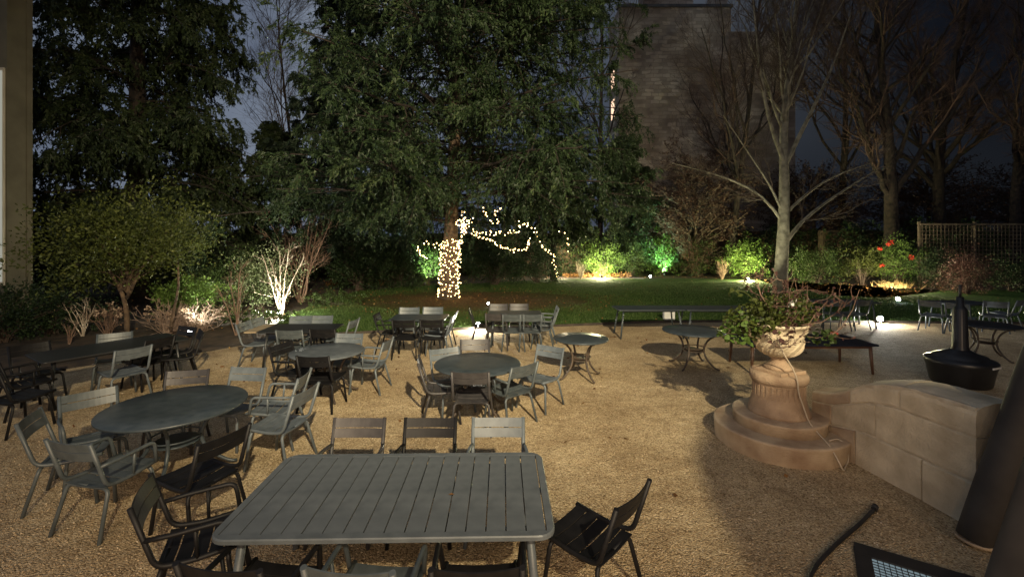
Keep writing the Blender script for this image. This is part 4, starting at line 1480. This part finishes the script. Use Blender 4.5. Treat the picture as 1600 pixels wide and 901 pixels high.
slat_table('long grey slatted metal table in the foreground', -.80, 3.29, math.radians(1.2), 2.12, 1.09, 'table_grey', 16)
round_table('large dark grey round table at the left front', -3.66, 4.95, 1.36, 'table_dark', 'table_dark', .35)
round_table('blue-grey round table left of centre', -2.97, 7.32, 1.14, 'table_grey', 'iron', .6)
round_table('round table at the centre ringed by six chairs', -.50, 6.60, 1.25, 'table_dark', 'iron', .75)
round_table('lone round table on scrolled iron legs, right of centre', 1.25, 8.28, 1.0, 'table_dark', 'iron', .45)
round_table('lone round table on scrolled legs before the long lawn tables', 3.58, 8.97, 1.18, 'table_dark', 'iron', .8)
round_table('round table half hidden behind the dark wooden table', 6.25, 10.35, 1.1, 'table_dark', 'iron', .4)
round_table('dim round table right of the fluted black post', 10.0, 9.6, 1.1, 'table_black', 'iron', .2)
plain_table('black rectangular table in shade at the left', -6.72, 7.65, math.radians(58), 1.9, .95, 'table_black')
t8 = plain_table('dark rectangular table at the lawn corner', -4.25, 9.2, math.radians(2), 1.42, .85, 'table_black')
obj('tan_end_piece', slab(rounded_rect(.24, .80, .03, 4), .716, .738), 'table_tan', t8, (-.835, 0, 0))  # tan slab set against the left end of the dark tabletop
plain_table('dark rectangular table at the lawn edge, left of white spotlight', -2.12, 10.45, 0, 1.25, .8, 'table_dark')
plain_table('dark rectangular table right of the white spotlight', .06, 10.95, 0, 1.3, .8, 'table_dark')
plain_table('long table at the lawn edge behind lone round table, left one', X(1013, 11.8), 11.85, math.radians(1), 1.72, .8, 'table_dark', splay=.10)
plain_table('long table at the lawn edge behind lone round table, right one', X(1117, 11.8), 11.85, math.radians(-.5), 1.72, .8, 'table_dark', splay=.10)
plain_table('low table with navy top and tapered brown wooden legs', 5.63, 8.95, 0, 2.45, 1.0, 'table_navy', 'wood_leg', z=.56, tapered=True, name='wooden_table')
plain_table('dark table silhouetted before the right lawn edge', 9.5, 13.1, 0, 1.7, .8, 'table_dark')
plain_table('dim table among the pale lamp-lit chairs at the right', 12.7, 12.9, .1, 1.4, .8, 'table_dark')

lf = MB()
lf.add([(-.02, 0, 0), (0, .012, .004), (.022, .002, .001), (0, -.012, .004), (-.02, 0, -.001), (.022, .002, -.0005)], [(0, 1, 2, 3), (4, 3, 5, 1)])
tag(obj('fallen_leaf', lf, 'leaf_fall', None, G(705, 772, .745) + (.746,)), 'small tan leaf lying on the slatted table', 'leaf')

bx_x, bx_y = G(1045, 502)
t = thing('junction_box', 'white power box on the lawn edge under the long tables', 'power box', (bx_x, bx_y, .045))
obj('case', MB().box((0, 0, .17), (.32, .16, .30)), 'white', t)
obj('lid', MB().box((0, 0, .328), (.34, .18, .018)), 'white', t)
obj('foot', MB().box((0, 0, .012), (.30, .14, .02)), 'rubber', t)

# ------------------------------------------------------------------ pedestal, urn and stone wall
PX, PY = 3.36, 5.73
t = thing('stone_pedestal', 'round stepped stone pedestal carrying the planted urn', 'pedestal', (PX, PY, 0))


def wobble(a, z):
    return 1 + .006 * math.sin(a * 5 + z * 30) + .004 * math.sin(a * 13 + 1)


obj('lower_step', MB().lathe([(.72, -.02), (.735, .0), (.74, .19), (.748, .205), (.745, .222), (.73, .229), (.70, .23), (.0001, .232)], sides=64, wob=wobble), 'stone', t)
obj('upper_step', MB().lathe([(.52, .22), (.523, .335), (.532, .348), (.528, .365), (.512, .372), (.0001, .373)], sides=56, wob=wobble), 'stone', t)
obj('drum', MB().lathe([(.35, .365), (.35, .405), (.335, .425), (.325, .47), (.305, .54), (.292, .60), (.285, .74), (.30, .76)], sides=48, wob=wobble), 'stone_red', t)
fl_me = MB().box((0, 0, .66), (.018, .028, .15)).mesh('flute')
for k in range(30):
    a = k * 2 * math.pi / 30
    obj('flute', fl_me, 'stone_red', t, (.288 * math.cos(a), .288 * math.sin(a), 0), a)
obj('cap', MB().lathe([(.295, .755), (.318, .77), (.33, .80), (.33, .855), (.315, .875), (.0001, .88)], sides=48, wob=wobble), 'stone_red', t)
obj('plinth', slab([(-.21, -.21), (.21, -.21), (.21, .21), (-.21, .21)], .872, .915, .008), 'stone_red', t, rotz=.35)

u = thing('stone_urn', 'carved stone urn standing on the round pedestal', 'urn', (PX, PY, .915))
obj('foot', MB().lathe([(.17, 0), (.17, .03), (.13, .05), (.09, .09), (.085, .12), (.11, .14), (.12, .155)], sides=40), 'stone_red', u)
obj('bowl', MB().lathe([(.09, .15), (.16, .17), (.225, .22), (.265, .29), (.28, .35), (.275, .40), (.285, .415), (.285, .43), (.262, .445), (.262, .49), (.30, .53), (.335, .55), (.345, .57), (.33, .58), (.29, .57), (.27, .50), (.0001, .50)], sides=56), 'stone_pale', u)
for k in range(14):
    a = k * 2 * math.pi / 14
    pth = [(math.cos(a + q * .5) * r_, math.sin(a + q * .5) * r_, z_) for q, r_, z_ in ((0, .165, .172), (.3, .232, .225), (.7, .270, .29), (1.1, .284, .34), (1.5, .282, .375), (1.2, .280, .39))]
    obj('carved_leaf', MB().tube(polyline(pth, 10), [.006, .012, .016, .017, .016, .014, .012, .011, .009, .004], 6), 'stone_pale', u)
for s in (-1, 1):
    pth = arc([(s * .27, 0, .40), (s * .40, 0, .42), (s * .43, 0, .56), (s * .36, 0, .60), (s * .335, 0, .55)], .06)
    obj('handle', MB().tube(pth, .022, 8), 'stone_pale', u, rotz=.15)

p = thing('urn_planting', 'mixed leafy and withered planting spilling from the stone urn', 'plant', (PX, PY, 1.40))


def leaf_round(name):
    mb = MB()
    k = 9
    V = [(0, 0, 0)] + [(.5 * math.cos(a) * (1 + .12 * math.cos(3 * a)), .5 * math.sin(a) * (1 + .12 * math.cos(3 * a)), .06 * math.cos(2 * a)) for a in np.linspace(0, 2 * math.pi, k, endpoint=False)]
    mb.add(V, [(0, 1 + j, 1 + (j + 1) % k) for j in range(k)], True)
    return mb.mesh(name)


LV = {}
for mt in ('leaf_bright', 'leaf', 'leaf_wine', 'leaf_olive'):
    LV[mt] = leaf_round('leaf')
    LV[mt].materials.append(M[mt])
blobs = [((-.50, -.10, .02), (.22, .2, .22), 80, 'leaf_bright'), ((-.62, .0, -.06), (.14, .15, .12), 40, 'leaf_bright'), ((-.30, -.2, .16), (.24, .2, .14), 55, 'leaf_olive'),
         ((.36, -.30, -.03), (.17, .15, .10), 45, 'leaf'), ((.02, -.12, .20), (.3, .2, .12), 45, 'leaf'), ((-.18, -.3, .0), (.2, .12, .12), 30, 'leaf_wine')]
for c, r, k, mt in blobs:
    for i in range(k):
        q = norm(rng.normal(size=3)) * rng.uniform(.4, 1) ** .5 * r + c
        o = obj('leaf', LV[mt], None, p, tuple(q))
        o.scale = (rng.uniform(.035, .075), rng.uniform(.035, .075), .06)
        o.rotation_euler = (rng.normal(.7, .6), rng.normal(0, .6), rng.uniform(0, 6.28))
k = 2200
q = norm(rng.normal(size=(k, 3))) * (rng.uniform(.2, 1, k) ** .5)[:, None] * [.42, .30, .24] + [.05, 0, .22]
q[k // 2:] += [-.32, 0, -.12]
obj('foliage', leaves_mesh('foliage', q, rng.normal(size=(k, 3)), rng.uniform(.03, .065, k), .035), 'leaf_olive', p)
n = 22
a = rng.uniform(0, 6.28, n)
e = np.stack([rng.uniform(-.35, .75, n), rng.normal(0, .25, n), rng.uniform(.2, .6, n)], 1)
s = np.linspace(0, 1, 7)[None, :, None]
P = e[:, None] * s + np.sin(s * 3) * rng.normal(0, .12, (n, 1, 3)) + rng.normal(0, .02, (n, 7, 3))
B, RB = sprout(P, np.full((n, 7), .006), 5, .3, 1, .6, .35, .6, 4, .05, .2)
obj('withered_stems', tubes_mesh('withered_stems', [(P, np.linspace(.008, .003, 7)[None].repeat(n, 0), 4), (B, np.maximum(RB, .0025), 3)]), 'twig_red', p)
lp, lt = along(B, 5)
k = len(lp)
obj('withered_foliage', leaves_mesh('withered_foliage', lp, rng.normal(size=(k, 3)), rng.uniform(.025, .05, k), .028), 'leaf_wine', p)
sp = polyline([(-.2, 0, .2), (-.38, -.05, .44), (-.52, -.05, .52), (-.66, -.05, .46)], 9)
sh = obj('long_shoot', MB().tube(sp, .006, 5), 'leaf_olive', p)
for i in range(7):
    o = obj('leaf', LV['leaf_olive'], None, p, tuple(sp[2 + i] + rng.normal(0, .025, 3)))
    o.scale = (.06,) * 3
    o.rotation_euler = tuple(rng.uniform(0, 3, 3))
for (dx_, dz_) in ((.02, .34), (.06, .36), (.55, -.02)):
    k = 9
    obj('flower', leaves_mesh('flower', np.array([[dx_, -.2, dz_]]).repeat(k, 0) + rng.normal(0, .012, (k, 3)), rng.normal(size=(k, 3)), .05, .035), 'white' if dz_ > 0 else 'flower_red', p)

# stair-side wall of limestone blocks
wx0, wy0 = 3.79, 5.75
wdir = Vector((.16, -1.0, 0)).normalized()
t = thing('stone_wall', 'low wall of pale limestone blocks with sloping end beside the pedestal', 'wall', (wx0, wy0, 0), math.atan2(wdir.y, wdir.x))
TH = .52


def top_z(s_):
    return np.interp(s_, [0, .30, .52, .75, 1.0, 1.25, 3.4], [.66, .73, .85, .98, 1.06, 1.09, 1.12])


def wall_block(s0, s1, za, zb, cope=False, proud=0.0):
    """block along the wall from s0 to s1 between heights; za/zb functions of s; front face at local y<0"""
    mb = MB()
    k = max(2, int((s1 - s0) / .10) + 1)
    ss = np.linspace(s0 + .011, s1 - .011, k)
    V = []
    yf, yb = -proud, TH
    b = .010
    for s_ in ss:
        z0, z1 = za(s_) + .009, zb(s_) - .009
        if cope:
            prof = [(yf + b, z0), (yf, z0 + b), (yf, z1 - .10), (yf + .015, z1 - .055), (yf + .07, z1 - .025), (yf + .2, z1), (yb - .12, z1), (yb, z1 - .08), (yb, z0)]
        else:
            prof = [(yf + b, z0), (yf, z0 + b), (yf, z1 - b), (yf + b, z1), (yb, z1), (yb, z0)]
        V += [(s_ + rng.normal(0, .001), y_ + rng.normal(0, .0025), z_ + rng.normal(0, .002)) for y_, z_ in prof]
    m_ = len(prof)
    fs = []
    for i in range(k - 1):
        for j in range(m_):
            a_, b_ = i * m_ + j, i * m_ + (j + 1) % m_
            fs.append((a_, a_ + m_, b_ + m_, b_))
    fs.append(tuple(range(m_)))
    fs.append(tuple((k - 1) * m_ + j for j in range(m_))[::-1])
    mb.add(V, fs)
    return mb


# local y axis points to the right of wdir?  rotate so that the visible face (towards -x world) is local -y
LOW = lambda s_: -.03
C1 = lambda s_: min(.40, top_z(s_) * .42)
C2 = lambda s_: min(.80, top_z(s_) * .75)
for bounds, za, zb, cp, pr in (((0, .62, 1.34, 1.80), LOW, C1, False, .010), ((0, .30, .86, 1.80), C1, C2, False, .0), ((0, .55, 1.12, 1.80), C2, top_z, True, .0)):
    for s0, s1 in zip(bounds[:-1], bounds[1:]):
        mbk = wall_block(s0, s1, za, zb, cp, pr + rng.uniform(0, .008))
        mbk.v = [(a_, b_, c_) for a_, b_, c_ in mbk.v]
        obj('stone_block', mbk, 'stone_pale' if s0 > .25 else 'stone', t)
obj('mortar_core', wall_block(.01, 1.79, LOW, lambda s_: top_z(s_) - .03, False, -.005), 'mortar', t)

# cable from the urn
cp_ = [(PX - .18, PY - .30, 1.36), (PX - .16, PY - .36, 1.2), (PX - .02, PY - .33, 1.0), (PX + .02, PY - .36, .86), (PX + .02, PY - .36, .74), (PX + .10, PY - .44, .40), (PX + .16, PY - .53, .30), (PX + .18, PY - .66, .245), (PX + .20, PY - .78, .12), (PX + .24, PY - .80, .012),
       (PX + .36, PY - .66, .012), (PX + .44, PY - .60, .02), (PX + .45, PY - .58, .20), (PX + .40, PY - .50, .25), (PX + .25, PY - .56, .25)]
tag(obj('cable', MB().tube(polyline(cp_, 60), .008, 6), 'cream_cable'), 'thin cream cable hanging from the urn down the pedestal', 'cable')

# ------------------------------------------------------------------ fluted black post on drum base
hx, hy = X(1500, 8.0), 8.0
t = thing('fluted_post', 'black fluted post on a flared drum base behind the stone wall', 'post', (hx, hy, 0))
obj('drum_base', MB().lathe([(.39, 0), (.41, .03), (.46, .30), (.485, .36), (.49, .42), (.475, .44), (.40, .455), (.37, .475), (.36, .50), (.24, .535), (.20, .565), (.16, .58), (.14, .60)], sides=32), 'black_cast', t)
obj('shaft', MB().lathe([(.13, .56), (.14, .58), (.12, .62), (.112, .66), (.095, 1.30), (.075, 1.34), (.055, 1.36), (.05, 1.52)], sides=36, wob=lambda a, z: 1 + (.035 * math.cos(a * 12) if .65 < z < 1.31 else 0)), 'black_cast', t)
obj('top_tube', MB().tube([(0, 0, 1.5), (0, 0, 1.73)], .022, 8), 'black_cast', t)
obj('sticker', MB().box((.17, -.452, .385), (.24, .012, .03), Matrix.Rotation(.36, 3, 'Z')), 'white', t)

# ------------------------------------------------------------------ leaning dark tubes at the right edge
for (ba, bb, ta, tb, rr_, lb) in (((1522, 848), 0, (1672, 440), 3.75, .12, 'thick dark grey tube leaning outward beside the pale stone wall'),
                                  ((1560, 985), 0, (1700, 560), 2.85, .12, 'second thick grey tube leaning at the lower right corner'),
                                  ((1585, 868), 0, (1735, 440), 3.55, .12, 'black tube leaning between the two grey ones')):
    x_, y_ = G(*ba)
    t = thing('leaning_tube', lb, 'tube', (x_, y_, 0))
    tz = Z(tb and ta[1], tb)
    tx2 = X(ta[0], tb) - x_
    top = Vector((tx2, tb - y_, tz))
    pts = [Vector((0, 0, .03)).lerp(top, q) for q in np.linspace(0, 1, 10)]
    obj('sleeve', MB().tube([tuple(v) for v in pts], [rr_ * .97] + [rr_ * (1 + .02 * math.sin(i * 1.7)) for i in range(8)] + [rr_ * .9], 20), 'black_cast' if lb.startswith('black') else 'grey_tube', t)
    obj('rim', MB().tube([tuple(pts[0] * .0 + Vector((0, 0, .015))), tuple(pts[0] + top.normalized() * .008)], rr_ * 1.01, 20), 'stone', t)

# ------------------------------------------------------------------ skylight with its reflection made as glow, and hose at the lower right
gx0, gx1, gy0, gy1 = 2.16, 3.27, 2.74, 3.94
t = thing('floor_glow_panel', 'black framed glass floor panel with fine grid, its reflection made as glow, lower right', 'glow_panel', (gx0, gy0, 0), math.radians(-33))
w_, h_ = gx1 - gx0, gy1 - gy0
bw = .11
for c, s in (((bw / 2, h_ / 2, .008), (bw, h_, .024)), ((w_ - bw / 2 + .3, h_ / 2, .008), (bw + .5, h_, .024)), ((w_ / 2, h_ - bw / 2 + .04, .0095), (w_ - .02, bw + .04, .024)), ((w_ / 2, .04, .0095), (w_ - .02, .08, .024))):
    obj('frame_bar', MB().box(c, s), 'rubber', t)
obj('pane', MB().box((w_ / 2, h_ / 2, .004), (w_ - .16, h_ - .12, .006)), 'glow_panel', t)
mb = MB()
q = bw + .035
while q < w_ - .17:
    mb.box((q, h_ / 2, .0105), (.005, h_ - .1, .006))
    q += .036
q = .10
while q < h_ - bw:
    mb.box((w_ / 2, q, .0095), (w_ - .2, .004, .005))
    q += .036
g_ = obj('grid', mb, 'rubber', t)
g_['kind'] = 'stuff'
hp = [G(1366, 798) + (.02,), G(1345, 820) + (.02,), G(1310, 850) + (.02,), G(1280, 880) + (.02,), G(1264, 905) + (.02,), G(1258, 940) + (.02,)]
hz_ = thing('hose', 'black hose with a blunt end curving round the glass floor panel', 'hose', (0, 0, 0))
obj('pipe', MB().tube(polyline(hp, 26), .016, 8), 'rubber', hz_)
obj('end_cap', MB().tube([hp[0], (hp[0][0] + .035, hp[0][1] + .03, .03)], .027, 8), 'rubber', hz_)

# added unseen pillar: it shades the right foreground from the floodlight
t = thing('added_shade_pillar', 'rounded stone pillar added out of view to shade the right foreground', 'pillar', (3.2, -.3, 0))
obj('shaft', MB().lathe([(1.0, 0), (1.0, .2), (.95, .3), (.95, 3.2), (.88, 3.55), (.74, 3.9), (.5, 4.2), (.25, 4.35), (.0001, 4.4)], sides=28), 'stone', t)
